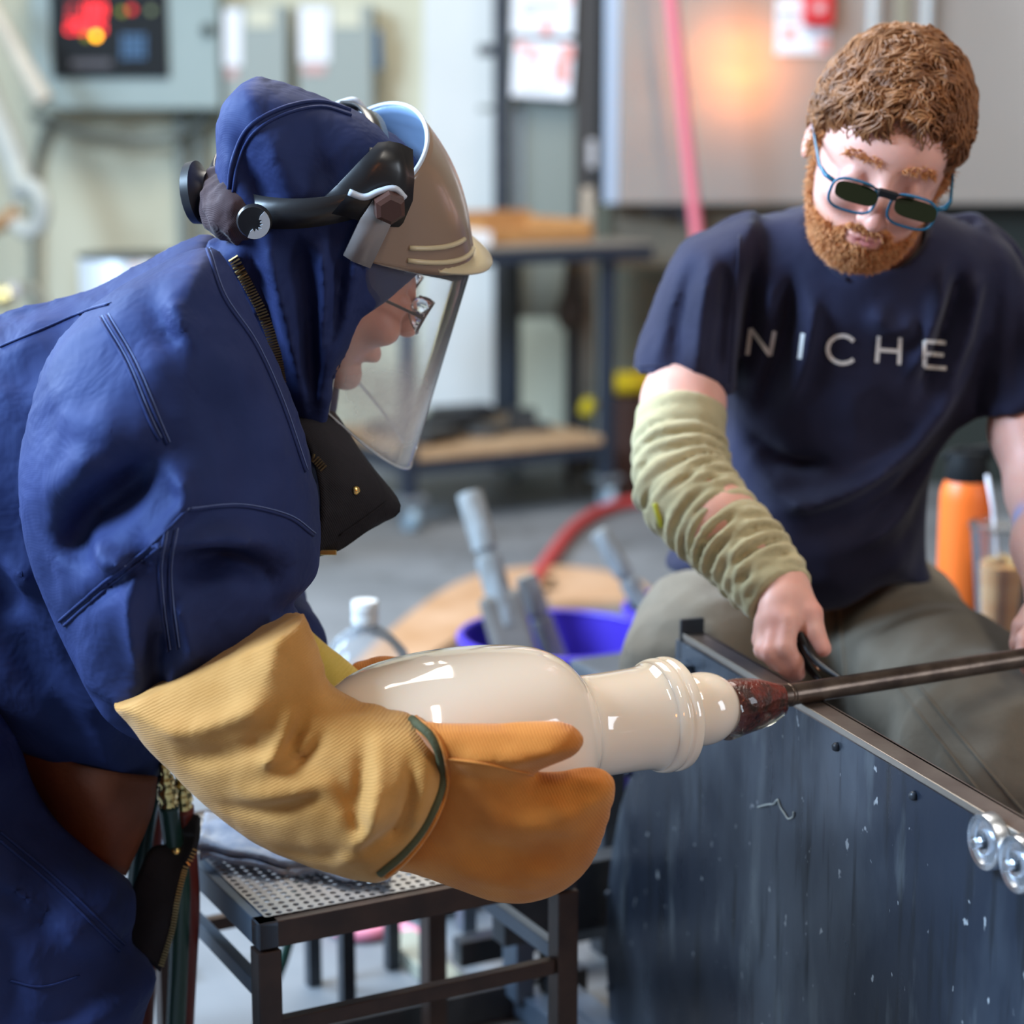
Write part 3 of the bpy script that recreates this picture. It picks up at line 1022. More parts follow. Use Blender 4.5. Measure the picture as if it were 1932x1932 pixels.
# curved wooden offcut and red hose
wd_ = [PZ(x, y, 0.012) for x, y in ((640, 1335), (720, 1268), (800, 1205), (880, 1150), (960, 1110), (1040, 1096), (1110, 1110), (1135, 1140))]
wp = smooth_path([V(*q) for q in wd_], 6)
g = []
for i, q in enumerate(wp):
    t_ = wp[min(i + 1, len(wp) - 1)] - wp[max(i - 1, 0)]
    t_ /= np.linalg.norm(t_)
    nn = V(-t_[1], t_[0], 0)
    k = i / (len(wp) - 1)
    wdt = 0.05 + 0.10 * min(1, k * 1.6)
    g.append([q + nn * wdt, q, q - nn * wdt * 0.9])
tag(MB().sheet(g, 0.02).build('curved_board', mat('tan_leather', (0.40, 0.22, 0.11), 0.7, col2=(0.50, 0.31, 0.19), nscale=6), auto=40), 'curved tan board lying on the concrete around the violet bucket', 'board')
tag(MB().tube(smooth_path([PZ(960, 1180, 0.02), PZ(1000, 1110, 0.02), PZ(1040, 1050, 0.02), PZ(1085, 995, 0.02), PZ(1140, 962, 0.02), PZ(1210, 945, 0.02), PZ(1330, 940, 0.02)], 6), 0.020, 12)
    .build('floor_hose', mat('red_rubber', (0.50, 0.06, 0.06), 0.5), smooth=True), 'red rubber hose curving across the floor behind the violet bucket', 'hose')

# ================================================================== GLASS BENCH
ZR = 0.66
RE = V(*PZ(1290, 1196, ZR))          # far end of the near rail
RN = V(*PZ(1970, 1600, ZR))          # near end (outside the frame)
rd = (RN - RE) / np.linalg.norm(RN - RE)
RL = np.linalg.norm(RN - RE)
rnrm = V(rd[1], -rd[0], 0)           # plate normal; flip to face left
if rnrm[0] > 0:
    rnrm = -rnrm


def PLN(px, py, off=0.0):
    """sight line of a pixel met with the vertical plane of the shield plate"""
    o = np.array(CAM)
    q = np.array(P(px, py, 1.0)) - o
    t = np.dot(RE + rnrm * off - o, rnrm) / np.dot(q, rnrm)
    return o + q * t


m_plate = mat('blue_black_steel', (0.055, 0.065, 0.085), 0.27, metal=0.6, rough2=0.40, nscale=9, nstretch=(3, 3, 0.6), bump=0.05, bscale=50)
_nt = m_plate.node_tree
_b = _nt.nodes['Principled BSDF']
_N, _L = _nt.nodes, _nt.links
_tc = _N.new('ShaderNodeTexCoord')


def layer(prev, scale, stretch, lo, hi, col, detail=5.0, thin=None):
    mp = _N.new('ShaderNodeMapping')
    mp.inputs['Scale'].default_value = stretch
    _L.new(_tc.outputs['Object'], mp.inputs['Vector'])
    n = _N.new('ShaderNodeTexNoise')
    n.inputs['Scale'].default_value = scale
    n.inputs['Detail'].default_value = detail
    _L.new(mp.outputs['Vector'], n.inputs['Vector'])
    r = _N.new('ShaderNodeMapRange')
    r.inputs['From Min'].default_value = lo
    r.inputs['From Max'].default_value = hi
    _L.new(n.outputs['Fac'], r.inputs['Value'])
    mx = _N.new('ShaderNodeMix')
    mx.data_type = 'RGBA'
    if isinstance(prev, tuple):
        mx.inputs[6].default_value = (*prev, 1)
    else:
        _L.new(prev, mx.inputs[6])
    mx.inputs[7].default_value = (*col, 1)
    _L.new(r.outputs['Result'], mx.inputs[0])
    return mx.outputs[2]


s_ = layer((0.030, 0.040, 0.064), 3.2, (1, 1, 0.55), 0.46, 0.66, (0.15, 0.18, 0.225))
s_ = layer(s_, 22.0, (2.0, 2.0, 0.22), 0.56, 0.72, (0.020, 0.024, 0.032))
s_ = layer(s_, 11.0, (1.6, 1.6, 0.4), 0.58, 0.74, (0.17, 0.20, 0.23))
s_ = layer(s_, 60.0, (1, 1, 0.7), 0.69, 0.73, (0.50, 0.54, 0.58), 3.0)
_L.new(s_, _b.inputs['Base Color'])

bench = thing('glass_bench', 'gaffer\'s steel bench with blue-black shield plate and rolling rail', 'bench', (0.55, 2.45, 0))
pl = [(1276, 1206), (1960, 1603), (1965, 1750), (1965, 2020), (1500, 2020), (1200, 2000), (1160, 1990), (1150, 1932), (1143, 1800), (1145, 1700), (1155, 1600), (1171, 1520), (1193, 1450), (1222, 1380), (1250, 1315), (1272, 1262)]
MB().prism([PLN(a, b) for a, b in pl], -rnrm * 0.005).build('shield_plate', m_plate, bench)
m_rail = mat('brown_rail_steel', (0.19, 0.14, 0.12), 0.35, metal=0.8, col2=(0.30, 0.24, 0.20), nscale=14, nstretch=(1, 1, 1), bump=0.06, bscale=60)
rmid = (RE + RN) / 2
MB().box(rmid - rnrm * 0.014 - ez * 0.005, (RL / 2, 0.014, 0.005), (rd, rnrm, ez), 0.0015).build('rail', m_rail, bench)
MB().box(rmid + rnrm * 0.0015 - ez * 0.002, (RL / 2 - 0.002, 0.0010, 0.0035), (rd, rnrm, ez), 0.0008).build('rail_lip', mat('worn_bright_steel', (0.42, 0.37, 0.32), 0.35, metal=0.9), bench)
MB().box(rmid - rnrm * 0.026 - ez * 0.02, (RL / 2, 0.003, 0.02), (rd, rnrm, ez), 0.001).build('rail_web', m_rail, bench)
MB().box(RE - rnrm * 0.012 - rd * 0.003 + ez * 0.004, (0.003, 0.0155, 0.014), (rd, rnrm, ez), 0.001).build('end_stop', m_blacksteel, bench)
bk = PLN(1300, 1254, 0.0)
MB().box(bk + rnrm * 0.012 + rd * 0.0, (0.015, 0.012, 0.0035), (rd, rnrm, ez), 0.001).box(bk + rnrm * 0.003 - ez * 0.008, (0.015, 0.003, 0.010), (rd, rnrm, ez), 0.001).build('bracket', m_plate, bench)
for x, y in ((1279, 1266), (1580, 1409), (1726, 1501), (1187, 1459), (1149, 1686), (1152, 1862)):
    q = PLN(x, y)
    MB().lathe([(0.0, 0.006), (0.003, 0.0055), (0.0048, 0.003), (0.005, 0.0)], q, rnrm, 10).build('bolt', m_plate if x < 1200 else m_blacksteel, bench, smooth=True)
sm_ = [PLN(x, y, 0.0012) for x, y in ((1430, 1523), (1448, 1518), (1460, 1517), (1467, 1509), (1472, 1523), (1480, 1535), (1487, 1545), (1496, 1541), (1497, 1532))]
MB().tube(smooth_path(sm_, 4), 0.0011, 6).build('paint_mark', mat('chalky_mark', (0.45, 0.50, 0.50), 0.8), bench, smooth=True)
# ball rollers bolted to the plate
m_chrome = mat('bright_zinc', (0.72, 0.76, 0.82), 0.22, metal=1.0, rough2=0.32, nscale=30)
for x, y in ((1862, 1588), (1923, 1630)):
    q = PLN(x, y, 0.012)
    rr = 0.0262
    w_ = MB().lathe([(0.007, 0.004), (0.011, 0.005), (0.012, 0.0015), (0.019, 0.001), (0.021, 0.004), (rr - 0.001, 0.005), (rr, 0.003), (rr, -0.008), (rr - 0.002, -0.010), (0.006, -0.010)], q, rnrm, 40).build('roller', m_chrome, bench, auto=35)
    MB().lathe([(0.0, 0.016), (0.004, 0.0155), (0.0048, 0.014), (0.0048, 0.004)], q, rnrm, 6).build('axle_bolt', m_chrome, w_)
    MB().lathe([(0.0065, 0.006), (0.0065, 0.003)], q, rnrm, 12).build('washer', m_blacksteel, w_)
# far rail and seat
ax1 = V(0.886, 0.465, 0)
ax1 /= np.linalg.norm(ax1)
ax2 = V(-ax1[1], ax1[0], 0)
far_ = rmid + ax1 * 0.56
MB().box(far_ - ez * 0.005, (RL / 2, 0.014, 0.005), (rd, rnrm, ez), 0.0015).build('rail', m_rail, bench)
ZS = 0.47
sc_ = V(*PZ(1072, 1243, ZS))
m_seat = mat('charcoal_seat', (0.05, 0.056, 0.065), 0.5, col2=(0.07, 0.075, 0.085), nscale=6)
SA = sc_ + ax1 * 0.62 - ax2 * 0.20
MB().box(SA - ez * 0.025, (0.62, 0.20, 0.025), (ax1, ax2, ez), 0.006).build('seat', m_seat, bench)
for s1 in (-0.57, 0.57):
    for s2 in (-0.16, 0.16):
        q = SA + ax1 * s1 + ax2 * s2
        MB().box((q[0], q[1], (ZS - 0.05) / 2), (0.02, 0.02, (ZS - 0.05) / 2 - 0.001), (ax1, ax2, ez), 0.002).build('leg', m_blacksteel, bench)
# base frame seen below the mitten
m_frame = mat('blue_grey_frame', (0.11, 0.15, 0.21), 0.4, metal=0.3, col2=(0.15, 0.19, 0.25), nscale=10)
for (x, yb, dy) in ((978, 1880, 0.0), (1046, 1880, 0.0)):
    q = V(*PZ(x, yb, 0.04))
    MB().box(q + ez * 0.13, (0.015, 0.022, 0.13), (ax1, ax2, ez), 0.002).build('frame_post', m_frame if x < 1000 else m_blacksteel, bench)
    MB().box(q - ax2 * 0.24 + ax1 * 0.02 - ez * 0.012, (0.022, 0.26, 0.02), (ax1, ax2, ez), 0.002).build('frame_foot', m_frame, bench)
q = V(*PZ(1000, 1838, 0.06))
MB().box(q + ax1 * 0.16 + ax2 * 0.12, (0.22, 0.015, 0.02), (ax1, ax2, ez), 0.002).build('frame_rail', m_blacksteel, bench)
q = V(*PZ(700, 1935, 0.03))
MB().box(q + ax1 * 0.10, (0.24, 0.02, 0.025), (ax1, ax2, ez), 0.002).build('frame_rail', m_blacksteel, bench)
q = V(*PZ(880, 1755, 0.05))
MB().box(q + ez * 0.16, (0.012, 0.014, 0.16), (ax1, ax2, ez), 0.002).build('frame_post', m_frame, bench)
q = V(*PZ(1060, 1690, 0.22))
MB().box(q, (0.10, 0.02, 0.05), (ax1, ax2, ez), 0.002).build('frame_rail', m_blacksteel, bench)
tag(MB().box(V(*PZ(800, 1815, 0.013)), (0.025, 0.10, 0.012), (V(0.90, 0.42, 0), V(0.42, -0.90, 0), ez), 0.002).build('flat_bar', mat('pale_worn_bar', (0.34, 0.34, 0.27), 0.45, metal=0.3)), 'pale flat metal bar lying on the floor under the perforated stand', 'metal bar')

# ================================================================== PERFORATED STAND
ZT = 0.42
C0 = V(*PZ(500, 1733, ZT))
s1, s2 = ax1, ax2
LW, LD = 0.375, 0.36
stand = thing('perforated_stand', 'rusty steel stand with perforated metal top in front of the bent worker', 'stand', (*(C0 + s1 * LW / 2 + s2 * LD / 2)[:2], 0))
m_rust = mat('brown_black_steel', (0.045, 0.030, 0.026), 0.42, metal=0.4, col2=(0.075, 0.045, 0.035), nscale=18, bump=0.08, bscale=70)
m_perf = mat('perforated_zinc', (0.42, 0.42, 0.44), 0.38, metal=0.75, col2=(0.52, 0.50, 0.50), nscale=12)
# sheet with round holes
pit = 0.0125
nu, nv = int(LW / pit), int(LD / pit)
mb_v, mb_f = [], []
rh = 0.0040
for i in range(nu):
    for j in range(nv):
        c_ = C0 + s1 * ((i + 0.5) * pit) + s2 * ((j + 0.5) * pit) + ez * 0.0015
        b0 = len(mb_v)
        for k in range(8):
            t_ = math.pi / 8 + k * math.pi / 4
            cx, cy = math.cos(t_), math.sin(t_)
            m_ = max(abs(cx), abs(cy))
            mb_v.append(c_ + s1 * (cx / m_ * pit / 2) + s2 * (cy / m_ * pit / 2))
        for k in range(8):
            t_ = math.pi / 8 + k * math.pi / 4
            mb_v.append(c_ + s1 * math.cos(t_) * rh + s2 * math.sin(t_) * rh)
        for k in range(8):
            mb_v.append(mb_v[b0 + 8 + k] - ez * 0.002)
        for k in range(8):
            k2 = (k + 1) % 8
            mb_f.append((b0 + k, b0 + k2, b0 + 8 + k2, b0 + 8 + k))
            mb_f.append((b0 + 8 + k, b0 + 8 + k2, b0 + 16 + k2, b0 + 16 + k))
        for (a_, b_) in ((0, 1), (2, 3), (4, 5), (6, 7)):
            t_ = math.pi / 8 + a_ * math.pi / 4 + math.pi / 8 + math.pi / 4
        # corner fills
        for (k, sx, sy) in ((0, 1, 1), (2, -1, 1), (4, -1, -1), (6, 1, -1)):
            mb_v.append(c_ + s1 * (sx * pit / 2) + s2 * (sy * pit / 2))
            mb_f.append((b0 + k, len(mb_v) - 1, b0 + (k + 1) % 8))
put('perforated_top', mb_v, mb_f, m_perf, stand, smooth=False)
for (a_, L_, c_) in ((s1, LW, C0), (s1, LW, C0 + s2 * LD), (s2, LD, C0), (s2, LD, C0 + s1 * LW)):
    o_ = s2 if a_ is s1 else s1
    MB().box(c_ + a_ * L_ / 2 - ez * 0.016, (L_ / 2 + 0.012, 0.012, 0.0155), (a_, o_, ez), 0.0015).build('top_rail', m_rust if a_ is s1 else m_frame, stand)
for u in (0, LW):
    for v_ in (0, LD):
        q = C0 + s1 * u + s2 * v_
        MB().box((q[0], q[1], (ZT - 0.033) / 2), (0.0135, 0.0135, (ZT - 0.033) / 2 - 0.001), (s1, s2, ez), 0.0015).build('leg', m_rust, stand)
for v_, zz in ((0, 0.292), (LD, 0.27)):
    q = C0 + s2 * v_ + s1 * LW / 2
    MB().box((q[0], q[1], zz), (LW / 2 - 0.014, 0.007, 0.009), (s1, s2, ez), 0.001).build('stretcher', m_rust, stand)
for u, zz in ((0, 0.33), (LW, 0.30)):
    q = C0 + s1 * u + s2 * LD / 2
    MB().box((q[0], q[1], zz), (0.007, LD / 2 - 0.014, 0.010), (s1, s2, ez), 0.001).build('stretcher', m_frame, stand)

# folded denim rag on the stand
m_denim = mat('blue_grey_denim', (0.30, 0.36, 0.50), 0.85, col2=(0.60, 0.63, 0.70), nscale=26, bump=0.5, bscale=260, lo=0.45, hi=0.7)
r0 = V(*PZ(372, 1630, ZT + 0.004))
r1 = V(*PZ(735, 1672, ZT + 0.004))
r3 = V(*PZ(392, 1560, ZT + 0.004))
r2 = V(*PZ(720, 1590, ZT + 0.004))
for lv in range(1):
    g = []
    for i in range(40):
        row = []
        for j in range(18):
            u, v_ = i / 39, j / 17
            p_ = (r0 * (1 - u) + r1 * u) * (1 - v_) + (r3 * (1 - u) + r2 * u) * v_
            wv = 0.004 * math.sin(u * 23 + 3 * math.sin(v_ * 5)) * math.sin(v_ * 6 + u * 3) + 0.004 * math.sin(u * 9 + v_ * 11)
            p_ = p_ + s2 * (0.006 * math.sin(u * 14) + 0.004 * math.sin(u * 31)) * (1 - v_) + ez * (0.0165 + wv * 0.9 + 0.006 * math.sin(v_ * 3.1))
            row.append(p_)
        g.append(row)
    rag = thing('denim_rag', 'crumpled blue-grey denim rag lying on the perforated stand', 'rag', (r0 + r1 + r2 + r3) / 4 - ez * 0.003)
    MB().sheet(g, 0.006).build('upper_fold', m_denim, rag, smooth=True)
    MB().sheet([[q * 1.0 - ez * 0.0085 - s2 * 0.008 for q in row] for row in g], 0.006).build('lower_fold', m_denim, rag, smooth=True)

# twin torch hoses with brass ends
m_green = mat('green_rubber', (0.022, 0.055, 0.045), 0.25)
m_redr = mat('dark_red_rubber', (0.13, 0.022, 0.015), 0.35)


def hose(pix, y, r, m_, lab, tip=None):
    t = thing('torch_hose', lab, 'hose', P(pix[-1][0], pix[-1][1], y), 'torch hoses hanging by the stand')
    pth = smooth_path([P(a, b, y + dd) for (a, b), dd in zip(pix, np.linspace(0, 0.05, len(pix)))], 6)
    MB().tube(pth, r, 14).build('hose', m_, t, smooth=True)
    if tip:
        a0 = V(*pth[0])
        d_ = a0 - V(*pth[3])
        d_ /= np.linalg.norm(d_)
        MB().lathe([(0, 0.055), (0.006, 0.052), (0.0065, 0.04), (0.005, 0.038), (0.009, 0.034), (0.010, 0.026), (0.007, 0.024), (0.011, 0.018), (0.012, 0.008), (0.009, 0.004), (0.0115, 0.0), (0.0105, -0.01)], a0, d_, 16).build('brass_fitting', m_brass, t, smooth=True)


hose([(292, 1478), (276, 1540), (262, 1640), (250, 1760), (236, 1932), (225, 2150)], 2.22, 0.0125, m_green, 'green rubber hose left of the zipper flap, bowing to the left')
hose([(318, 1515), (326, 1580), (340, 1660), (338, 1790), (332, 1932), (322, 2150)], 2.155, 0.0115, m_green, 'green rubber hose with stacked brass fitting right beside the zipper flap', True)
hose([(346, 1522), (352, 1600), (358, 1700), (354, 1800), (347, 1932), (338, 2150)], 2.185, 0.0120, m_redr, 'dark red rubber hose with brass tip running alongside the green one', True)
hose([(300, 1490), (292, 1540), (284, 1640), (280, 1760), (272, 1932), (262, 2150)], 2.25, 0.0115, m_redr, 'dark red rubber hose half hidden behind the zipper flap')

# ================================================================== VASE ON THE BLOWPIPE
m_opal = mat('opal_white_glass', (0.86, 0.73, 0.585), 0.06, sss=0.35, coat=0.6, spec=0.5, col2=(0.84, 0.715, 0.60), nscale=3)
m_opal.node_tree.nodes['Principled BSDF'].inputs['Subsurface Radius'].default_value = (0.03, 0.022, 0.016)
m_clear = mat('clear_glass', (0.95, 0.97, 0.93), 0.02, trans=1.0, ior=1.45)
X0 = V(*PZ(1490, 1311, ZR + 0.0125))


def s_at(px):
    """arc position along the pipe axis whose picture column is px"""
    k = (px - 966.0) / FPX
    # x = k * depth ; depth = y cosp + (H - z) sinp
    c0 = X0[0] - k * (X0[1] * CP + (CAM[2] - X0[2]) * SP_)
    c1 = ax1[0] - k * ax1[1] * CP
    return -c0 / c1


def rpx(px, r):
    p_ = X0 + ax1 * s_at(px)
    return r * (p_[1] * CP + (CAM[2] - p_[2]) * SP_) / FPX


vase = thing('glass_vase', 'opal white blown glass vase held sideways in the leather mittens', 'vase', X0 + ax1 * s_at(900) - ez * 0.1)
prof = [(565, 0.5), (568, 30), (580, 66), (605, 105), (640, 140), (680, 164), (730, 180), (790, 188), (850, 189), (910, 186), (960, 180), (1000, 172), (1030, 160), (1055, 143), (1072, 124), (1083, 108), (1093, 101), (1110, 98),
        (1150, 97), (1190, 97), (1210, 98), (1224, 101), (1234, 106)]
o = MB().lathe([(rpx(a, b), s_at(a)) for a, b in smooth_path(prof, 3)], X0, ax1, 64).build('body', m_opal, vase, smooth=True)
ring = [(1226, 90), (1228, 103), (1236, 108), (1246, 109), (1252, 106), (1258, 109), (1268, 108), (1274, 104), (1278, 92), (1276, 80)]
MB().lathe([(rpx(a, b), s_at(a)) for a, b in smooth_path(ring, 3)], X0, ax1, 64).build('lip_ring', m_opal, vase, smooth=True)
ball = [(1262, 40), (1266, 46), (1276, 56), (1290, 64), (1310, 69), (1330, 69), (1348, 64), (1362, 55), (1370, 46), (1374, 38)]
MB().lathe([(rpx(a, b), s_at(a)) for a, b in smooth_path(ball, 3)], X0, ax1, 48).build('knop', m_opal, vase, smooth=True)
m_amber = mat('dark_red_scale', (0.16, 0.022, 0.012), 0.22, col2=(0.055, 0.018, 0.012), nscale=30, nstretch=(2, 2, 2), bump=0.9, bscale=220, coat=0.5, lo=0.4, hi=0.6)
col = [(1366, 38), (1374, 45), (1388, 47), (1404, 46), (1424, 42), (1442, 36), (1458, 29), (1472, 24), (1482, 20)]
MB().lathe([(rpx(a, b), s_at(a)) for a, b in smooth_path(col, 3)], X0, ax1, 40).build('red_collar', m_amber, vase, smooth=True)
clr = [(1356, 50), (1366, 55), (1378, 54), (1400, 49), (1425, 44), (1445, 39), (1462, 32), (1474, 25)]
MB().lathe([(rpx(a, b), s_at(a)) for a, b in smooth_path(clr, 3)], X0 - ez * 0.007, ax1, 40).build('clear_collar', m_clear, vase, smooth=True)

pipe = thing('blowpipe', 'dark iron blowpipe resting across the bench rail', 'blowpipe', X0 - ez * 0.012)
m_pipe = mat('brown_iron', (0.07, 0.048, 0.038), 0.32, metal=0.75, col2=(0.14, 0.10, 0.075), nscale=40, bump=0.06, bscale=150)
MB().lathe([(0.0, s_at(1462)), (rpx(1470, 25), s_at(1464)), (rpx(1485, 22), s_at(1484)), (0.0118, s_at(1500)), (0.0116, 0.3), (0.0116, 0.62), (0.0116, 0.95), (0.007, 0.955), (0.007, 0.90), (0, 0.90)], X0, ax1, 24).build('tube', m_pipe, pipe, auto=50)
MB().lathe([(0.0117, s_at(1484)), (0.0128, s_at(1487)), (0.0128, s_at(1492)), (0.0117, s_at(1495))], X0, ax1, 24, closed=True).build('weld_bead', m_pipe, pipe, smooth=True)

# ================================================================== BOTTLE, CUP, JUG
bq = PZ(1812, 1164, ZS)
bt = thing('water_bottle', 'orange insulated water bottle with black lid on the bench behind the seated person', 'bottle', bq)
rb_ = 48 * mpp(bq[1])
hb = 0.232
MB().lathe([(0, 0.001), (rb_ * 0.94, 0.001), (rb_, 0.008), (rb_, hb * 0.86), (rb_ * 0.97, hb * 0.92), (rb_ * 0.86, hb * 0.975), (rb_ * 0.80, hb)], bq, n=40).build('flask', mat('orange_powder_coat', (0.86, 0.16, 0.02), 0.42), bt, auto=60)
MB().lathe([(rb_ * 0.80, hb - 0.002), (rb_ * 0.86, hb + 0.002), (rb_ * 0.80, hb + 0.030), (rb_ * 0.76, hb + 0.046), (0, hb + 0.048)], bq, n=36).build('lid', m_black, bt, auto=50)
MB().box(V(*bq) + V(rb_ * 0.45, 0, hb + 0.050), (rb_ * 0.60, 0.011, 0.006), (V(1, 0, 0.12), V(0, 1, 0), V(-0.12, 0, 1)), 0.003).build('spout_flap', m_black, bt)
MB().tube(smooth_path([V(*bq) + V(rb_ * math.cos(a_) * 0.95, -0.0, hb + 0.03 + 0.022 * math.sin(a_)) for a_ in np.linspace(0.2, math.pi - 0.2, 9)], 3), 0.0045, 8).build('carry_loop', m_black, bt, smooth=True)

cq = PZ(1884, 1193, ZS)
cu = thing('iced_coffee_cup', 'clear plastic cup of iced coffee with straw beside the orange bottle', 'cup', cq)
kc = mpp(cq[1])
r_b, r_t, hc = 42 * kc, 62 * kc, 0.172
m_pet, nt, b = new_mat('clear_plastic')
N, L = nt.nodes, nt.links
N.remove(b)
out = [n for n in N if n.type == 'OUTPUT_MATERIAL'][0]
t1 = N.new('ShaderNodeBsdfTransparent')
t1.inputs['Color'].default_value = (0.97, 0.98, 0.99, 1)
g1 = N.new('ShaderNodeBsdfGlossy')
g1.inputs['Roughness'].default_value = 0.08
d1 = N.new('ShaderNodeBsdfDiffuse')
d1.inputs['Color'].default_value = (0.8, 0.82, 0.85, 1)
f1 = N.new('ShaderNodeFresnel')
f1.inputs['IOR'].default_value = 1.25
x1 = N.new('ShaderNodeMixShader')
L.new(f1.outputs['Fac'], x1.inputs['Fac'])
L.new(t1.outputs['BSDF'], x1.inputs[1])
L.new(g1.outputs['BSDF'], x1.inputs[2])
x2 = N.new('ShaderNodeMixShader')
x2.inputs['Fac'].default_value = 0.035
L.new(x1.outputs['Shader'], x2.inputs[1])
L.new(d1.outputs['BSDF'], x2.inputs[2])
L.new(x2.outputs['Shader'], out.inputs['Surface'])
MB().lathe([(0, 0.001), (r_b, 0.001), (r_t, hc), (r_t - 0.0012, hc), (r_b - 0.0012, 0.003), (0, 0.003)], cq, n=40).build('cup', m_pet, cu, auto=50)
m_cof = mat('milky_coffee', (0.55, 0.23, 0.055), 0.25, col2=(0.62, 0.33, 0.12), nscale=10, nstretch=(1, 1, 3), sss=0.2)
hl = hc * 0.66
MB().lathe([(0, 0.004), (r_b - 0.002, 0.004), (r_b + (r_t - r_b) * 0.66 - 0.002, hl), (0, hl)], cq, n=40).build('coffee', m_cof, cu, auto=50)
MB().lathe([(r_t - 0.003, hc), (r_t + 0.003, hc + 0.001), (r_t + 0.003, hc + 0.007), (r_t - 0.002, hc + 0.009), (r_t - 0.004, hc + 0.004), (0.006, hc + 0.004)], cq, n=40).build('lid', m_pet, cu, auto=50)
cqv = V(*cq)
MB().tube([cqv + V(0.0, 0, hl * 0.5), cqv + V(-0.018, 0, hc + 0.03), cqv + V(-0.030, 0.0, hc + 0.085)], 0.0032, 10).build('straw', mat('pale_straw', (0.75, 0.74, 0.80), 0.3), cu, smooth=True)
for i in range(5):
    MB().box(cqv + V(-0.02 + 0.012 * i, -0.012 + 0.009 * (i % 3), hl + 0.004), (0.009, 0.009, 0.008), (V(1, 0.3 * i, 0.2), V(-0.3 * i, 1, 0.1), V(-0.2, -0.1, 1)), 0.002).build('ice_cube', mat('amber_ice', (0.80, 0.55, 0.22), 0.1, trans=0.6), cu)

# low shelf with a clear jug behind the vase
jq = P(690, 1250, 2.82)
ZJ = 0.28
jt = V(jq[0], 2.82, ZJ)
sh = thing('low_shelf', 'low dark steel shelf under the clear jug', 'shelf', (jt[0], jt[1], 0))
MB().box(jt - ez * 0.008, (0.08, 0.08, 0.008), (ax1, ax2, ez), 0.002).build('plate', m_blacksteel, sh)
for u in (-0.065, 0.065):
    for v_ in (-0.065, 0.065):
        q = jt + ax1 * u + ax2 * v_
        MB().box((q[0], q[1], (ZJ - 0.016) / 2), (0.01, 0.01, (ZJ - 0.016) / 2 - 0.0005), (ax1, ax2, ez)).build('leg', m_blacksteel, sh)
m_jug = m_pet.copy()
m_jug.name = 'hazy_clear_plastic'
for n_ in m_jug.node_tree.nodes:
    if n_.type == 'MIX_SHADER' and not n_.inputs['Fac'].is_linked:
        n_.inputs['Fac'].default_value = 0.10
jug = thing('clear_jug', 'clear plastic jug with handle and white screw cap behind the vase', 'jug', jt)
topz = P(690, 1133, 2.82)[2] - ZJ
kj = mpp(2.82) * 1.0
hn = topz
MB().lathe([(0, 0.001), (0.062, 0.001), (0.066, 0.008), (0.066, hn - 28 * kj * 4.6), (0.060, hn - 28 * kj * 3.6), (0.042, hn - 28 * kj * 2.6), (0.026, hn - 28 * kj * 2.0), (0.0175, hn - 28 * kj * 1.75), (0.0165, hn - 0.024)], jt, n=32).build('bottle', m_jug, jug, smooth=True)
MB().lathe([(0.0185, hn - 0.034), (0.0195, hn - 0.032), (0.0195, hn - 0.022), (0.0188, hn - 0.020), (0.0195, hn - 0.018), (0.0195, hn - 0.002), (0.018, hn), (0, hn)], jt, n=28).build('cap', mat('white_cap', (0.60, 0.59, 0.57), 0.45), jug, auto=40)
MB().tube(smooth_path([jt + V(-0.016, -0.006, hn - 0.045), jt + V(-0.038, -0.01, hn - 0.062), jt + V(-0.052, -0.01, hn - 0.10), jt + V(-0.048, -0.01, hn - 0.145)], 6), 0.0085, 12).build('handle', m_jug, jug, smooth=True)
tag(MB().tube(smooth_path([P(556, 1140, 2.64), P(572, 1170, 2.64), P(584, 1205, 2.64), P(588, 1260, 2.64), (P(588, 1260, 2.64)[0] - 0.03, 2.64, 0.2), (P(588, 1260, 2.64)[0] - 0.09, 2.66, 0.02)], 6), 0.0075, 10)
    .build('green_hose', mat('dark_green_rubber', (0.01, 0.07, 0.05), 0.4), smooth=True), 'thin dark green hose just behind the bent worker\'s sleeve', 'hose')
# pink hose and white bucket on the floor under the stand
pk = [PZ(a, b, 0.012) for a, b in ((590, 1720), (640, 1757), (690, 1764), (740, 1752), (775, 1758), (800, 1775))]
tag(MB().tube(smooth_path(pk, 6), 0.011, 10).build('pink_hose', mat('pink_rubber', (0.72, 0.22, 0.30), 0.45), smooth=True), 'pink hose lying on the floor under the perforated stand', 'hose')
wq = PZ(805, 1690, 0.0)
wb = thing('white_tub', 'white tub with dark base on the floor behind the stand', 'tub', wq)
MB().lathe([(0.0, 0.008), (0.10, 0.008), (0.115, 0.16), (0.112, 0.16), (0.097, 0.012), (0, 0.012)], wq, n=36).build('tub', m_white, wb, auto=50)
MB().lathe([(0.0, 0.0005), (0.104, 0.0005), (0.104, 0.009), (0, 0.009)], wq, n=36).build('base', m_black, wb)

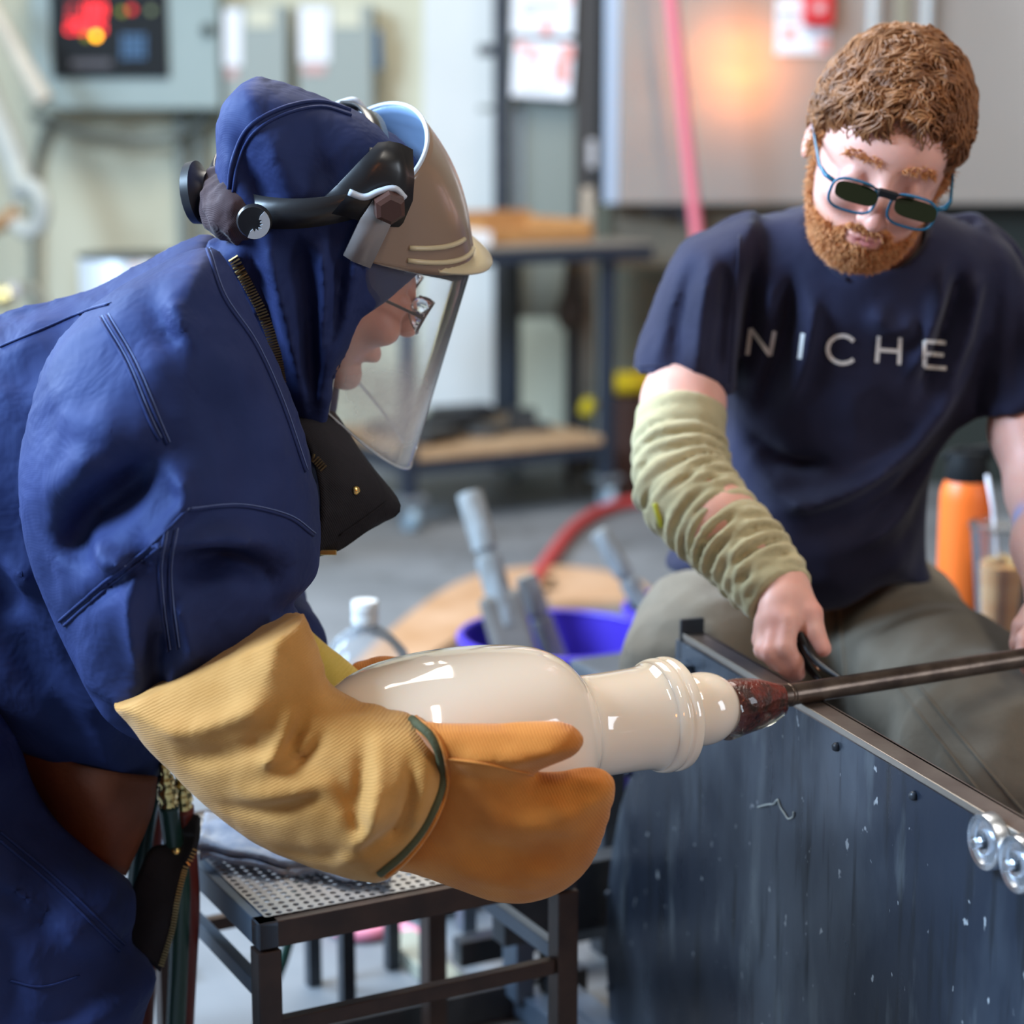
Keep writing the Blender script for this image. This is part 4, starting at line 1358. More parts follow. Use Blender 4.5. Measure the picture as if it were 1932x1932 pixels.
# ================================================================== BENT WORKER IN FACE SHIELD
def fabric(name, c1, c2, rough=0.8, sheen=0.15, weave=900.0, wst=0.25, nscale=14, spec=0.25, crumple=0.35, cscale=28.0):
    """woven cloth: colour mottling, thread bump and small crumples"""
    m, nt, b = new_mat(name)
    N, L = nt.nodes, nt.links
    b.inputs['Roughness'].default_value = rough
    b.inputs['Specular IOR Level'].default_value = spec
    b.inputs['Sheen Weight'].default_value = sheen
    b.inputs['Sheen Roughness'].default_value = 0.4
    tc = N.new('ShaderNodeTexCoord')
    n = N.new('ShaderNodeTexNoise')
    n.inputs['Scale'].default_value = nscale
    n.inputs['Detail'].default_value = 6
    L.new(tc.outputs['Object'], n.inputs['Vector'])
    r = N.new('ShaderNodeMapRange')
    r.inputs['From Min'].default_value = 0.35
    r.inputs['From Max'].default_value = 0.68
    L.new(n.outputs['Fac'], r.inputs['Value'])
    mx = N.new('ShaderNodeMix')
    mx.data_type = 'RGBA'
    mx.inputs[6].default_value = (*c1, 1)
    mx.inputs[7].default_value = (*c2, 1)
    L.new(r.outputs['Result'], mx.inputs[0])
    L.new(mx.outputs[2], b.inputs['Base Color'])
    n2 = N.new('ShaderNodeTexNoise')
    n2.inputs['Scale'].default_value = cscale
    n2.inputs['Detail'].default_value = 3
    n2.inputs['Distortion'].default_value = 0.3
    L.new(tc.outputs['Object'], n2.inputs['Vector'])
    bp = N.new('ShaderNodeBump')
    bp.inputs['Strength'].default_value = crumple
    bp.inputs['Distance'].default_value = 0.012
    L.new(n2.outputs['Fac'], bp.inputs['Height'])
    w = N.new('ShaderNodeTexWave')
    w.wave_type = 'BANDS'
    w.bands_direction = 'DIAGONAL'
    w.inputs['Scale'].default_value = weave / 6.28
    w.inputs['Distortion'].default_value = 0.6
    L.new(tc.outputs['Object'], w.inputs['Vector'])
    bp2 = N.new('ShaderNodeBump')
    bp2.inputs['Strength'].default_value = wst
    bp2.inputs['Distance'].default_value = 0.001
    L.new(w.outputs['Fac'], bp2.inputs['Height'])
    L.new(bp.outputs['Normal'], bp2.inputs['Normal'])
    L.new(bp2.outputs['Normal'], b.inputs['Normal'])
    return m


m_navy = fabric('navy_work_cloth', (0.0165, 0.023, 0.074), (0.024, 0.033, 0.104), 0.66, 0.0, 1500, 0.05, 10, 0.25, 0.55, 18.0)
m_navy.node_tree.nodes['Principled BSDF'].inputs['Specular Tint'].default_value = (0.25, 0.45, 1.0, 1)
m_navy_dark = fabric('dark_navy_lining', (0.012, 0.011, 0.014), (0.020, 0.018, 0.022), 0.85, 0.0, 1200, 0.3)
YT, YS, YH = 2.17, 1.965, 2.15          # depths of trunk, near sleeve, head

worker = thing('person', 'person bending over in navy hooded work suit, face shield and leather mittens', 'person', (P(-120, 1500, 2.2)[0], 2.2, 0))

torso_pl = Poly2D([(398, 450), (300, 488), (150, 560), (0, 604), (-150, 640), (-330, 720), (-460, 880), (-500, 1080), (-440, 1290), (-250, 1400), (-60, 1395), (60, 1415), (150, 1445), (280, 1478), (330, 1400), (440, 1250), (560, 1080), (610, 960), (580, 800), (520, 660), (450, 530)], YT, pad=0.2)
torso_pl.foldmap([([(0, 690), (120, 650), (170, 600)], 30, -0.0096), ([(-50, 900), (60, 1000), (140, 1060)], 35, 0.0192), ([(0, 960), (50, 1030), (100, 1110)], 30, -0.0240),
                  ([(0, 1100), (120, 1200), (220, 1400)], 40, -0.0192)])
sleeve_pl = Poly2D([(392, 470), (300, 505), (190, 570), (110, 660), (62, 780), (45, 900), (62, 1040), (108, 1165), (160, 1270), (215, 1348), (330, 1400), (440, 1420), (560, 1300), (570, 1180), (550, 1138), (588, 1100), (603, 1040), (600, 960), (585, 880), (560, 790), (522, 690), (480, 600), (430, 505)], YS, pad=0.2)
sleeve_pl.foldmap([
    ([(290, 505), (330, 580), (372, 640)], 22, -0.0309),
    ([(330, 520), (375, 590), (420, 640)], 18, 0.0177),
    ([(345, 820), (265, 895), (195, 955), (185, 1020)], 34, -0.0530),
    ([(240, 800), (180, 860), (120, 900)], 28, 0.0177),
    ([(362, 830), (405, 880), (370, 935), (330, 985)], 20, 0.0331),
    ([(225, 960), (260, 1000), (300, 985)], 20, 0.0265),
    ([(340, 965), (440, 960), (530, 985), (585, 1040)], 17, 0.0354),
    ([(370, 1010), (470, 1020), (545, 1085)], 28, -0.0575),
    ([(420, 700), (480, 800), (530, 900)], 42, -0.0221),
    ([(112, 1172), (200, 1095), (290, 1025), (352, 962)], 9, -0.0155),
    ([(130, 1185), (180, 1260), (225, 1330)], 20, 0.0221),
    ([(195, 1262), (250, 1300), (300, 1335)], 17, -0.0442),
    ([(312, 990), (300, 1090), (318, 1230)], 13, 0.0177),
    ([(380, 1060), (400, 1130), (420, 1190)], 25, 0.0265),
    ([(350, 1100), (330, 1200), (350, 1290)], 22, -0.0265),
    ([(555, 1140), (480, 1200), (400, 1240)], 17, -0.0309),
    ([(545, 1180), (470, 1245), (380, 1290)], 15, 0.0221),
    ([(100, 700), (200, 760), (300, 760)], 34, 0.0133),
    ([(60, 940), (110, 1010), (140, 1080)], 18, -0.0265),
])
hemA, hemB = V(*P(212, 1349, 1.93)), V(*P(566, 1172, 1.93))


def F_jacket(Q):
    a = inflate(Q, torso_pl, YT, 0.145, 0.22, 0.24, fold=True)
    b = inflate(Q, sleeve_pl, YS, 0.150, 0.13, 0.175, fold=True, power=2.0)
    # cut the sleeve at its hem (hem line seen edge-on, plane through the view depth)
    e = hemB - hemA
    nx, nz = -e[2], e[0]
    n_ = math.hypot(nx, nz)
    pd = ((Q[:, 0] - hemA[0]) * nx + (Q[:, 2] - hemA[2]) * nz) / n_
    b = smax(b, -(pd + 0.035), 0.01)
    f = smin(a, b, 0.035)
    farm = chain(Q, [(*P(330, 760, 2.38), 0.11), (*P(390, 1060, 2.36), 0.080), (*P(520, 1215, 2.20), 0.060)], 0.03)
    f = smin(f, farm, 0.03)
    f = f - 0.0075 * (1 - 2.2 * np.abs(wob(Q, 11, 1.7))) - 0.003 * (1 - 2 * np.abs(wob(Q, 30, 1.0))) - 0.0010 * wob(Q, 90, 2.0)
    return f


jacket = body('work_jacket', F_jacket, (-1.0, 1.74, 0.50), (-0.10, 2.52, 1.20), 0.0068, m_navy, worker, it=2)
jb = bvh_of(jacket)

# trousers and boots of the worker
thigh_n = [(*P(-260, 1230, 2.12), 0.135), (*P(-110, 1640, 2.07), 0.110), (*P(25, 1860, 2.04), 0.092), (*P(20, 2080, 2.07), 0.080), (P(20, 2300, 2.1)[0], 2.10, 0.14, 0.07), (P(20, 2300, 2.1)[0], 2.10, 0.07, 0.065)]
thigh_f = [(*P(-300, 1230, 2.36), 0.13), (*P(-180, 1620, 2.36), 0.11), (P(-180, 1800, 2.38)[0], 2.38, 0.40, 0.095), (P(-230, 2200, 2.4)[0], 2.40, 0.07, 0.065)]
leg_pl = Poly2D([(-290, 1360), (-80, 1330), (22, 1400), (76, 1536), (150, 1606), (234, 1668), (252, 1702), (236, 1782), (290, 1836), (275, 1900), (248, 1990), (232, 2100), (60, 2120), (-100, 1980), (-240, 1800)], 2.04, pad=0.2)
leg_pl.foldmap([([(0, 1568), (110, 1660), (235, 1780)], 13, 0.0160), ([(10, 1600), (110, 1690), (215, 1800)], 16, -0.0160), ([(60, 1540), (120, 1640), (110, 1700)], 22, -0.0192), ([(150, 1620), (180, 1690), (170, 1760)], 20, 0.0160),
                 ([(40, 1700), (60, 1790), (40, 1880)], 30, -0.0192), ([(230, 1800), (150, 1850), (60, 1860)], 22, -0.0192), ([(210, 1700), (215, 1760), (190, 1820)], 14, 0.0128)])


def F_pants(Q):
    f = smin(chain(Q, thigh_n, 0.04), chain(Q, thigh_f, 0.04), 0.05)
    f = smin(f, inflate(Q, leg_pl, 2.04, 0.125, 0.10, 0.16, fold=True), 0.03)
    return f - 0.007 * (1 - 2.2 * np.abs(wob(Q, 12, 5.0))) - 0.003 * (1 - 2 * np.abs(wob(Q, 32, 3.0)))


pants = body('work_trousers', F_pants, (-1.0, 1.84, -0.005), (-0.18, 2.56, 0.78), 0.009, m_navy, worker, it=2)
for q in (thigh_n[-1], thigh_f[-1]):
    x_, y_ = q[0], q[1]
    body('boot', lambda Q: smax(smin(ell(Q, (x_ + 0.06, y_, 0.03), (0.155, 0.05, 0.055)), cap(Q, (x_ - 0.01, y_, 0.03), (x_ - 0.01, y_, 0.15), 0.055, 0.05), 0.04), -Q[:, 2] + 0.001, 0.004),
         (x_ - 0.16, y_ - 0.1, -0.02), (x_ + 0.26, y_ + 0.1, 0.24), 0.008, mat('black_leather', (0.02, 0.018, 0.016), 0.5), worker)

# stitched seams laid on the jacket
m_stitch = mat('pale_blue_thread', (0.10, 0.14, 0.30), 0.8)
def seam(parent, bv, pix, r=0.0014, m_=None, name='seam'):
    pts = on_surface(bv, pix, 0.0006, 7)
    if len(pts) > 2:
        MB().tube(pts, r, 6).build(name, m_ or m_navy, parent, smooth=True)


for px_ in ([(0, 655), (80, 622), (160, 588), (205, 575)], [(188, 600), (240, 690), (280, 790), (300, 830)], [(200, 596), (254, 690), (296, 792), (316, 838)],
            [(112, 1172), (200, 1095), (290, 1025), (352, 962)], [(122, 1180), (208, 1104), (298, 1034)], [(355, 962), (450, 955), (540, 975), (590, 1010)],
            [(312, 1000), (300, 1090), (318, 1230)], [(330, 1000), (318, 1090), (335, 1225)], [(390, 470), (420, 560), (480, 650), (530, 760), (575, 890)]):
    seam(jacket, jb, px_, 0.0016, m_navy)
    seam(jacket, jb, [(a + 5, b - 4) for a, b in px_], 0.0006, m_stitch, 'stitching')
pbv = bvh_of(pants)
seam(pants, pbv, [(0, 1570), (110, 1662), (235, 1782)], 0.0018)
seam(pants, pbv, [(0, 1586), (105, 1676), (225, 1794)], 0.0018)
seam(pants, pbv, [(20, 1850), (80, 1862), (150, 1842)], 0.0014)

# hood
hood_pl = Poly2D([(428, 445), (419, 380), (416, 320), (418, 260), (426, 212), (448, 176), (487, 150), (535, 158), (600, 180), (662, 206), (722, 240), (772, 285), (806, 345), (835, 420), (850, 480), (820, 560), (770, 640), (720, 720), (690, 800), (650, 880), (600, 930), (545, 830), (500, 710), (462, 600), (425, 520), (392, 455)], YH, pad=0.2)
hood_pl.foldmap([
    ([(480, 470), (520, 600), (560, 760)], 20, -0.0200), ([(520, 430), (545, 560), (570, 700), (590, 800)], 16, 0.0150), ([(575, 430), (590, 560), (600, 700), (600, 820)], 18, -0.0175),
    ([(620, 430), (628, 540), (615, 680), (605, 800)], 15, 0.0150), ([(650, 430), (645, 560), (628, 650)], 13, -0.0125), ([(690, 450), (672, 540), (645, 640), (622, 750)], 14, 0.0125),
    ([(430, 520), (470, 560), (500, 600)], 14, 0.0125), ([(420, 470), (450, 500), (470, 480)], 12, 0.0100), ([(440, 440), (480, 450), (500, 500)], 12, -0.0100),
    ([(430, 250), (455, 330), (500, 400)], 22, 0.0100), ([(470, 250), (490, 320), (530, 385)], 18, -0.0125), ([(530, 240), (560, 320), (590, 380)], 26, 0.0075), ([(600, 220), (610, 300), (640, 340)], 22, -0.0075),
    ([(440, 200), (520, 190), (600, 215)], 14, 0.0050)])
openp = [V(*P(a, b, YH)) for a, b in ((842, 470), (748, 548), (692, 592), (660, 648), (634, 712), (616, 790), (606, 860), (596, 940))]


CH0 = P(578, 298, YH)


def F_hood(Q):
    full = inflate(Q, hood_pl, YH, 0.094, 0.098, 0.105, gx=0.22, gz=-0.18, c=(CH0[0], CH0[2] - 0.05), fold=True, power=2.3)
    # opening: region to the right of the opening line (x-z plane)
    z = np.clip(Q[:, 2], openp[-1][2], openp[0][2])
    xo = np.interp(z, [q[2] for q in openp[::-1]], [q[0] for q in openp[::-1]])
    cut = (Q[:, 0] - xo) * 0.75
    cut = np.where(Q[:, 2] > openp[0][2] + 0.004, -1.0, cut)
    f = smax(full, cut, 0.004)
    inner = full + 0.018
    f = smax(f, -np.maximum(inner, -(cut + 0.06)), 0.004)
    return f - 0.0022 * (1 - 2 * np.abs(wob(Q, 34, 4.0)))


hood = body('hood', F_hood, (-0.40, 1.98, 0.78), (-0.02, 2.34, 1.42), 0.0052, m_navy, worker, it=2)
hb_ = bvh_of(hood)
seam(hood, hb_, [(432, 360), (440, 300), (470, 240), (530, 205), (600, 192), (660, 208)], 0.0024)
seam(hood, hb_, [(440, 366), (450, 305), (480, 250), (536, 216), (604, 202), (662, 218)], 0.0018)

# zip
m_zip = mat('brass_teeth', (0.42, 0.30, 0.14), 0.35, metal=0.9)
def zipper(parent, bv, pix, name='zip_teeth', w=0.0042):
    pts = on_surface(bv, pix, 0.0015, 5)
    mb = MB()
    for a, b in zip(pts[:-1], pts[1:]):
        t = b - a
        n = np.linalg.norm(t)
        if n < 1e-5 or n > 0.03:
            continue
        t /= n
        sd = np.cross(t, V(0, -1, 0))
        sd /= np.linalg.norm(sd)
        k = max(1, int(n / 0.0026))
        for i in range(k):
            mb.box(a + t * n * (i + 0.5) / k, (0.0008, w, 0.0012), (t, sd, np.cross(t, sd)))
    if mb.v:
        mb.build(name, m_zip, parent)['kind'] = 'stuff'


zipper(hood, hb_, [(440, 486), (472, 545), (503, 608), (523, 668), (534, 722)], w=0.0055)

# front flap of the jacket hanging open
def flap(name, pix_grid, th, m_, parent):
    """pix_grid rows of (px, py, y) -> smooth thick sheet"""
    rows = [smooth_path([V(*P(*q)) for q in r], 5) for r in pix_grid]
    cols = list(zip(*rows))
    g = [smooth_path([V(*q) for q in c], 5) for c in cols]
    return MB().sheet(g, th).build(name, m_, parent, smooth=True)


fl = flap('jacket_flap', [[(540, 780, 2.13), (585, 850, 2.08), (605, 950, 2.06), (590, 1050, 2.08)],
                          [(580, 770, 2.14), (622, 840, 2.09), (655, 930, 2.07), (640, 1035, 2.09)],
                          [(622, 778, 2.17), (668, 850, 2.12), (710, 925, 2.09), (690, 1000, 2.10)],
                          [(636, 790, 2.20), (690, 872, 2.16), (752, 955, 2.12), (715, 985, 2.12)]], 0.006, m_navy_dark, worker)
fb = bvh_of(fl)
zipper(fl, fb, [(562, 832), (590, 862), (612, 886)])
q, n_ = hit(fb, 672, 925)
if q is not None:
    MB().lathe([(0, 0.003), (0.003, 0.0025), (0.0045, 0.001), (0.005, 0)], q, n_, 12).build('snap', m_brass, fl, smooth=True)
seam(fl, fb, [(640, 1010), (690, 975), (730, 945)], 0.0012, m_navy_dark)
q, n_ = hit(fb, 618, 1040)
if q is not None:
    MB().box(q + n_ * 0.002, (0.009, 0.002, 0.003), None, 0.0008).build('zip_pull', m_brass, fl)

# ragged lower jacket edge with zip hanging in front of the hoses
rg = flap('hanging_hem', [[(340, 1530, 2.20), (330, 1590, 2.17), (285, 1600, 2.15), (262, 1650, 2.14), (245, 1700, 2.14), (240, 1760, 2.14)],
                          [(356, 1535, 2.19), (350, 1600, 2.16), (318, 1650, 2.14), (295, 1710, 2.13), (280, 1760, 2.13), (268, 1800, 2.13)],
                          [(376, 1540, 2.18), (371, 1590, 2.15), (352, 1640, 2.14), (336, 1700, 2.13), (326, 1760, 2.13), (302, 1832, 2.13)]], 0.006, m_navy_dark, worker)
rbv = bvh_of(rg)
zipper(rg, rbv, [(368, 1600), (350, 1640), (335, 1700), (324, 1760), (304, 1822)], w=0.003)
q, n_ = hit(rbv, 333, 1604)
if q is not None:
    MB().lathe([(0, 0.003), (0.004, 0.0025), (0.006, 0.001), (0.0065, 0)], q, n_, 12).build('snap', m_brass, rg, smooth=True)
# leather apron showing between jacket and trousers
flap('leather_apron', [[(0, 1360, 2.14), (120, 1430, 2.10), (210, 1455, 2.09), (295, 1465, 2.12)],
                       [(60, 1480, 2.13), (130, 1500, 2.09), (205, 1530, 2.08), (282, 1540, 2.12)],
                       [(90, 1560, 2.13), (140, 1590, 2.10), (190, 1630, 2.10), (235, 1650, 2.13)]], 0.006, mat('red_brown_leather', (0.20, 0.055, 0.02), 0.6, bump=0.2, bscale=120, col2=(0.15, 0.04, 0.015), nscale=14), worker)

# ------------------------------------------------------------------ head inside the hood, in its own frame
Lh = V(-0.22, 0.91, 0.35)
Lh /= np.linalg.norm(Lh)
Fh = V(0.86, 0.0, -0.48)
Fh = Fh - Lh * np.dot(Fh, Lh)
Fh /= np.linalg.norm(Fh)
Uh = np.cross(Fh, Lh)
CH_ = V(*P(578, 298, YH))
RH = np.array([Fh, Lh, Uh])


def H(f, l, u):
    return CH_ + Fh * f + Lh * l + Uh * u


def skin_mat(name, base, red):
    m, nt, b = new_mat(name)
    N, L = nt.nodes, nt.links
    at = N.new('ShaderNodeAttribute')
    at.attribute_name = 'tint'
    n = N.new('ShaderNodeTexNoise')
    n.inputs['Scale'].default_value = 40
    n.inputs['Detail'].default_value = 5
    tc = N.new('ShaderNodeTexCoord')
    L.new(tc.outputs['Object'], n.inputs['Vector'])
    mx = N.new('ShaderNodeMix')
    mx.data_type = 'RGBA'
    mx.blend_type = 'MULTIPLY'
    mr = N.new('ShaderNodeMapRange')
    mr.inputs['To Min'].default_value = 0.88
    mr.inputs['To Max'].default_value = 1.08
    L.new(n.outputs['Fac'], mr.inputs['Value'])
    cb = N.new('ShaderNodeCombineColor')
    L.new(mr.outputs['Result'], cb.inputs[1])
    L.new(mr.outputs['Result'], cb.inputs[2])
    cb.inputs[0].default_value = 1.0
    mx.inputs[0].default_value = 1.0
    L.new(at.outputs['Color'], mx.inputs[6])
    L.new(cb.outputs['Color'], mx.inputs[7])
    L.new(mx.outputs[2], b.inputs['Base Color'])
    b.inputs['Roughness'].default_value = 0.48
    b.inputs['Specular IOR Level'].default_value = 0.4
    b.inputs['Subsurface Weight'].default_value = 0.25
    b.inputs['Subsurface Radius'].default_value = (0.012, 0.005, 0.003)
    b.inputs['Subsurface Scale'].default_value = 0.6
    n3 = N.new('ShaderNodeTexNoise')
    n3.inputs['Scale'].default_value = 350
    L.new(tc.outputs['Object'], n3.inputs['Vector'])
    bp = N.new('ShaderNodeBump')
    bp.inputs['Strength'].default_value = 0.12
    bp.inputs['Distance'].default_value = 0.001
    L.new(n3.outputs['Fac'], bp.inputs['Height'])
    L.new(bp.outputs['Normal'], b.inputs['Normal'])
    return m


m_skin = skin_mat('skin', None, None)
SK = np.array((0.66, 0.36, 0.27))


def F_head1(Q):
    w = (Q - CH_) @ RH.T
    f = ell(w, (0.055, 0, -0.055), (0.100, 0.077, 0.105))
    f = smin(f, ell(w, (0.085, 0, -0.125), (0.088, 0.066, 0.10)), 0.03)
    f = smin(f, cap(w, (0.165, 0, -0.085), (0.190, 0, -0.132), 0.010, 0.014), 0.014)      # nose
    f = smin(f, ell(w, (0.165, 0, -0.175), (0.014, 0.026, 0.010)), 0.012)                 # lips
    f = smin(f, ell(w, (0.150, 0, -0.212), (0.022, 0.026, 0.018)), 0.02)                  # chin
    for s in (-1, 1):
        f = smax(f, -ell(w, (0.176, s * 0.033, -0.097), (0.014, 0.017, 0.012)), 0.012)    # eye sockets
        f = smin(f, ell(w, (0.160, s * 0.033, -0.098), (0.011, 0.011, 0.011)), 0.004)
        f = smin(f, ell(w, (0.150, s * 0.042, -0.130), (0.020, 0.022, 0.018)), 0.02)      # cheeks
    f = smin(f, cap(w, (0.03, 0, -0.15), (-0.06, 0, -0.30), 0.055, 0.065), 0.03)          # neck
    return f


lo_ = np.min([H(f, l, u) for f in (-0.1, 0.22) for l in (-0.1, 0.1) for u in (-0.38, 0.07)], 0)
hi_ = np.max([H(f, l, u) for f in (-0.1, 0.22) for l in (-0.1, 0.1) for u in (-0.38, 0.07)], 0)
body('head', F_head1, lo_, hi_, 0.0045, m_skin, worker, it=1, col=lambda v: np.tile(SK * (0.98, 0.76, 0.66), (len(v), 1)))  # redder skin: the warm shade inside the hood is put into its colour

# spectacles of the worker
gl = None
m_wire = mat('dark_metal_frame', (0.12, 0.09, 0.08), 0.3, metal=0.8)
m_lens = mat('clear_lens', (0.95, 0.97, 1.0), 0.02, trans=1.0, ior=1.2)
rim_mb = MB()
for s in (-1, 1):
    pts = [H(0.192 - 0.012 * abs(math.cos(a)), s * 0.033 + 0.026 * math.cos(a), -0.103 + 0.019 * math.sin(a)) for a in np.linspace(0, 2 * math.pi, 25)]
    rim_mb.tube(pts, 0.0016, 6)
    rim_mb.tube([H(0.180, s * 0.058, -0.096), H(0.10, s * 0.078, -0.085), H(0.06, s * 0.080, -0.085)], 0.0018, 6)
rim_mb.tube([H(0.19, -0.008, -0.097), H(0.194, 0, -0.094), H(0.19, 0.008, -0.097)], 0.0015, 6)
gl = rim_mb.build('spectacles', m_wire, worker, smooth=True)
for s in (-1, 1):
    MB().sheet([[H(0.190 - 0.012 * abs(c_) * 1.0, s * 0.033 + 0.025 * c_ * r_, -0.103 + 0.018 * s_ * r_) for r_ in (0.02, 0.5, 1.0)] for c_, s_ in [(math.cos(a), math.sin(a)) for a in np.linspace(0, 2 * math.pi, 21)]], 0.0012).build('lens', m_lens, gl, smooth=True)

# ------------------------------------------------------------------ face shield
fs_root = None
m_tan = mat('tan_thermoplastic', (0.22, 0.145, 0.10), 0.26, col2=(0.25, 0.17, 0.12), nscale=6, coat=0.3)
m_tan_l = mat('pale_tan_edge', (0.50, 0.42, 0.27), 0.3)
fcurve = [(0.095, 0.088), (0.128, 0.070), (0.1545, 0.050), (0.178, 0.026), (0.196, 0.002), (0.216, -0.024)]
fpath = smooth_path(fcurve, 4)
NV = len(fpath)


def crown_pt(t, v, off=0.0):
    """t in -1..1 round the brow (near..far), v in 0..1 from the top rim to the lower edge"""
    i = min(int(v * (NV - 1)), NV - 2)
    a = v * (NV - 1) - i
    fc, uc = fpath[i] * (1 - a) + fpath[i + 1] * a
    fe = 0.060 + (0.055 - 0.060) * v
    ue = 0.030 + (-0.041 - 0.030) * v
    w_ = 0.110 + 0.010 * v
    c_ = max(math.cos(t * math.pi / 2), 0.0) ** 0.85
    return H(fe + (fc - fe) * c_ + off * c_, (w_ + off) * math.sin(t * math.pi / 2), ue + (uc - ue) * c_)


crown = MB().sheet([[crown_pt(t, v) for v in np.linspace(0, 1, 18)] for t in np.linspace(-1, 1, 41)], 0.0035).build('face_shield', m_tan, worker, smooth=True)
# rolled upper rim (grey inside), side straps, brow lip and ribs
MB().tube([crown_pt(t, 0.0) for t in np.linspace(-1, 1, 41)], 0.0026, 8).build('rim', mat('pale_grey_plastic', (0.42, 0.48, 0.56), 0.3), crown, smooth=True)
MB().sheet([[crown_pt(t, v, -0.0035) for v in np.linspace(0.02, 0.85, 12)] for t in np.linspace(-0.98, 0.98, 33)], 0.0012).build('sky_tinted_inside', mat('sky_reflection_blue', (0.16, 0.24, 0.38), 0.35), crown, smooth=True)  # sheet carries the sky's reflection in its colour; the plastic itself is grey
g = []
for t in np.linspace(-0.62, 0.62, 25):
    k = math.cos(t / 0.62 * math.pi / 2)
    a = crown_pt(t, 0.93)
    b = crown_pt(t, 1.0, 0.001)
    g.append([a, (a + b) / 2 + Fh * 0.010 * k, b + Fh * 0.020 * k + Uh * 0.004])
MB().sheet(g, 0.003).build('brow_lip', m_tan_l, crown, smooth=True)
for v_, t0_, t1_ in ((0.74, -0.80, -0.35), (0.88, -0.80, -0.18)):
    MB().tube([crown_pt(t, v_, 0.002) for t in np.linspace(t0_, t1_, 14)], 0.0028, 8).build('rib', m_tan_l, crown, smooth=True)
for s in (-1, 1):
    g = [[H(f, s * l, u) for f, l, u in ((0.046, 0.1215, 0.032), (0.060, 0.1225, 0.030), (0.072, 0.121, 0.026))],
         [H(f, s * l, u) for f, l, u in ((0.042, 0.1225, 0.0), (0.058, 0.1235, 0.0), (0.074, 0.122, 0.0))],
         [H(f, s * l, u) for f, l, u in ((0.044, 0.1225, -0.042), (0.056, 0.1235, -0.044), (0.076, 0.122, -0.044))]]
    MB().sheet(g, 0.003).build('side_strap', mat('grey_tan_plastic', (0.30, 0.27, 0.26), 0.35), crown, smooth=True)
    MB().lathe([(0, 0.020), (0.012, 0.020), (0.0165, 0.017), (0.0175, 0.004), (0.014, 0.0)], H(0.060, s * 0.1225, 0.027), Lh * s, 6).build('pivot_knob', mat('dark_red_brown_knob', (0.07, 0.03, 0.022), 0.35), crown)
    MB().tube(smooth_path([H(0.018, s * 0.124, 0.022), H(0.034, s * 0.126, 0.024), H(0.045, s * 0.127, 0.036), H(0.058, s * 0.127, 0.045), H(0.072, s * 0.126, 0.040)], 5), 0.0035, 8).build('detent_clip', mat('silver_plastic', (0.50, 0.55, 0.62), 0.3), crown, smooth=True)

# clear window, with fog and scratches
m_win, nt, b = new_mat('clear_polycarbonate')
N, L = nt.nodes, nt.links
for n in list(N):
    if n.type != 'OUTPUT_MATERIAL':
        N.remove(n)
out = [n for n in N if n.type == 'OUTPUT_MATERIAL'][0]
tr_ = N.new('ShaderNodeBsdfTransparent')
tr_.inputs['Color'].default_value = (0.985, 0.99, 0.99, 1)
gs = N.new('ShaderNodeBsdfGlossy')
gs.inputs['Roughness'].default_value = 0.05
fr_ = N.new('ShaderNodeFresnel')
fr_.inputs['IOR'].default_value = 1.12
mx1 = N.new('ShaderNodeMixShader')
L.new(fr_.outputs['Fac'], mx1.inputs['Fac'])
L.new(tr_.outputs['BSDF'], mx1.inputs[1])
L.new(gs.outputs['BSDF'], mx1.inputs[2])
df = N.new('ShaderNodeBsdfDiffuse')
df.inputs['Color'].default_value = (0.72, 0.72, 0.72, 1)
mx2 = N.new('ShaderNodeMixShader')
at = N.new('ShaderNodeAttribute')
at.attribute_name = 'fog_lift'
tcw = N.new('ShaderNodeTexCoord')
nz_ = N.new('ShaderNodeTexNoise')
nz_.inputs['Scale'].default_value = 22
nz_.inputs['Detail'].default_value = 5
L.new(tcw.outputs['Object'], nz_.inputs['Vector'])
mr_ = N.new('ShaderNodeMapRange')
mr_.inputs['From Min'].default_value = 0.3
mr_.inputs['From Max'].default_value = 0.7
mr_.inputs['To Min'].default_value = 0.55
mr_.inputs['To Max'].default_value = 1.15
L.new(nz_.outputs['Fac'], mr_.inputs['Value'])
mm_ = N.new('ShaderNodeMath')
mm_.operation = 'MULTIPLY'
L.new(at.outputs['Fac'], mm_.inputs[0])
L.new(mr_.outputs['Result'], mm_.inputs[1])
L.new(mm_.outputs[0], mx2.inputs['Fac'])
L.new(mx1.outputs['Shader'], mx2.inputs[1])
L.new(df.outputs['BSDF'], mx2.inputs[2])
L.new(mx2.outputs['Shader'], out.inputs['Surface'])


def win_pt(t, v):
    a = crown_pt(t, 1.0, -0.002)
    c_ = max(math.cos(t * math.pi / 2), 0.0) ** 0.85
    b_ = H(0.117 + (0.2705 - 0.117) * c_, 0.107 * math.sin(t * math.pi / 2), -0.2186 + (-0.2787 + 0.2186) * c_)
    return a * (1 - v) + b_ * v


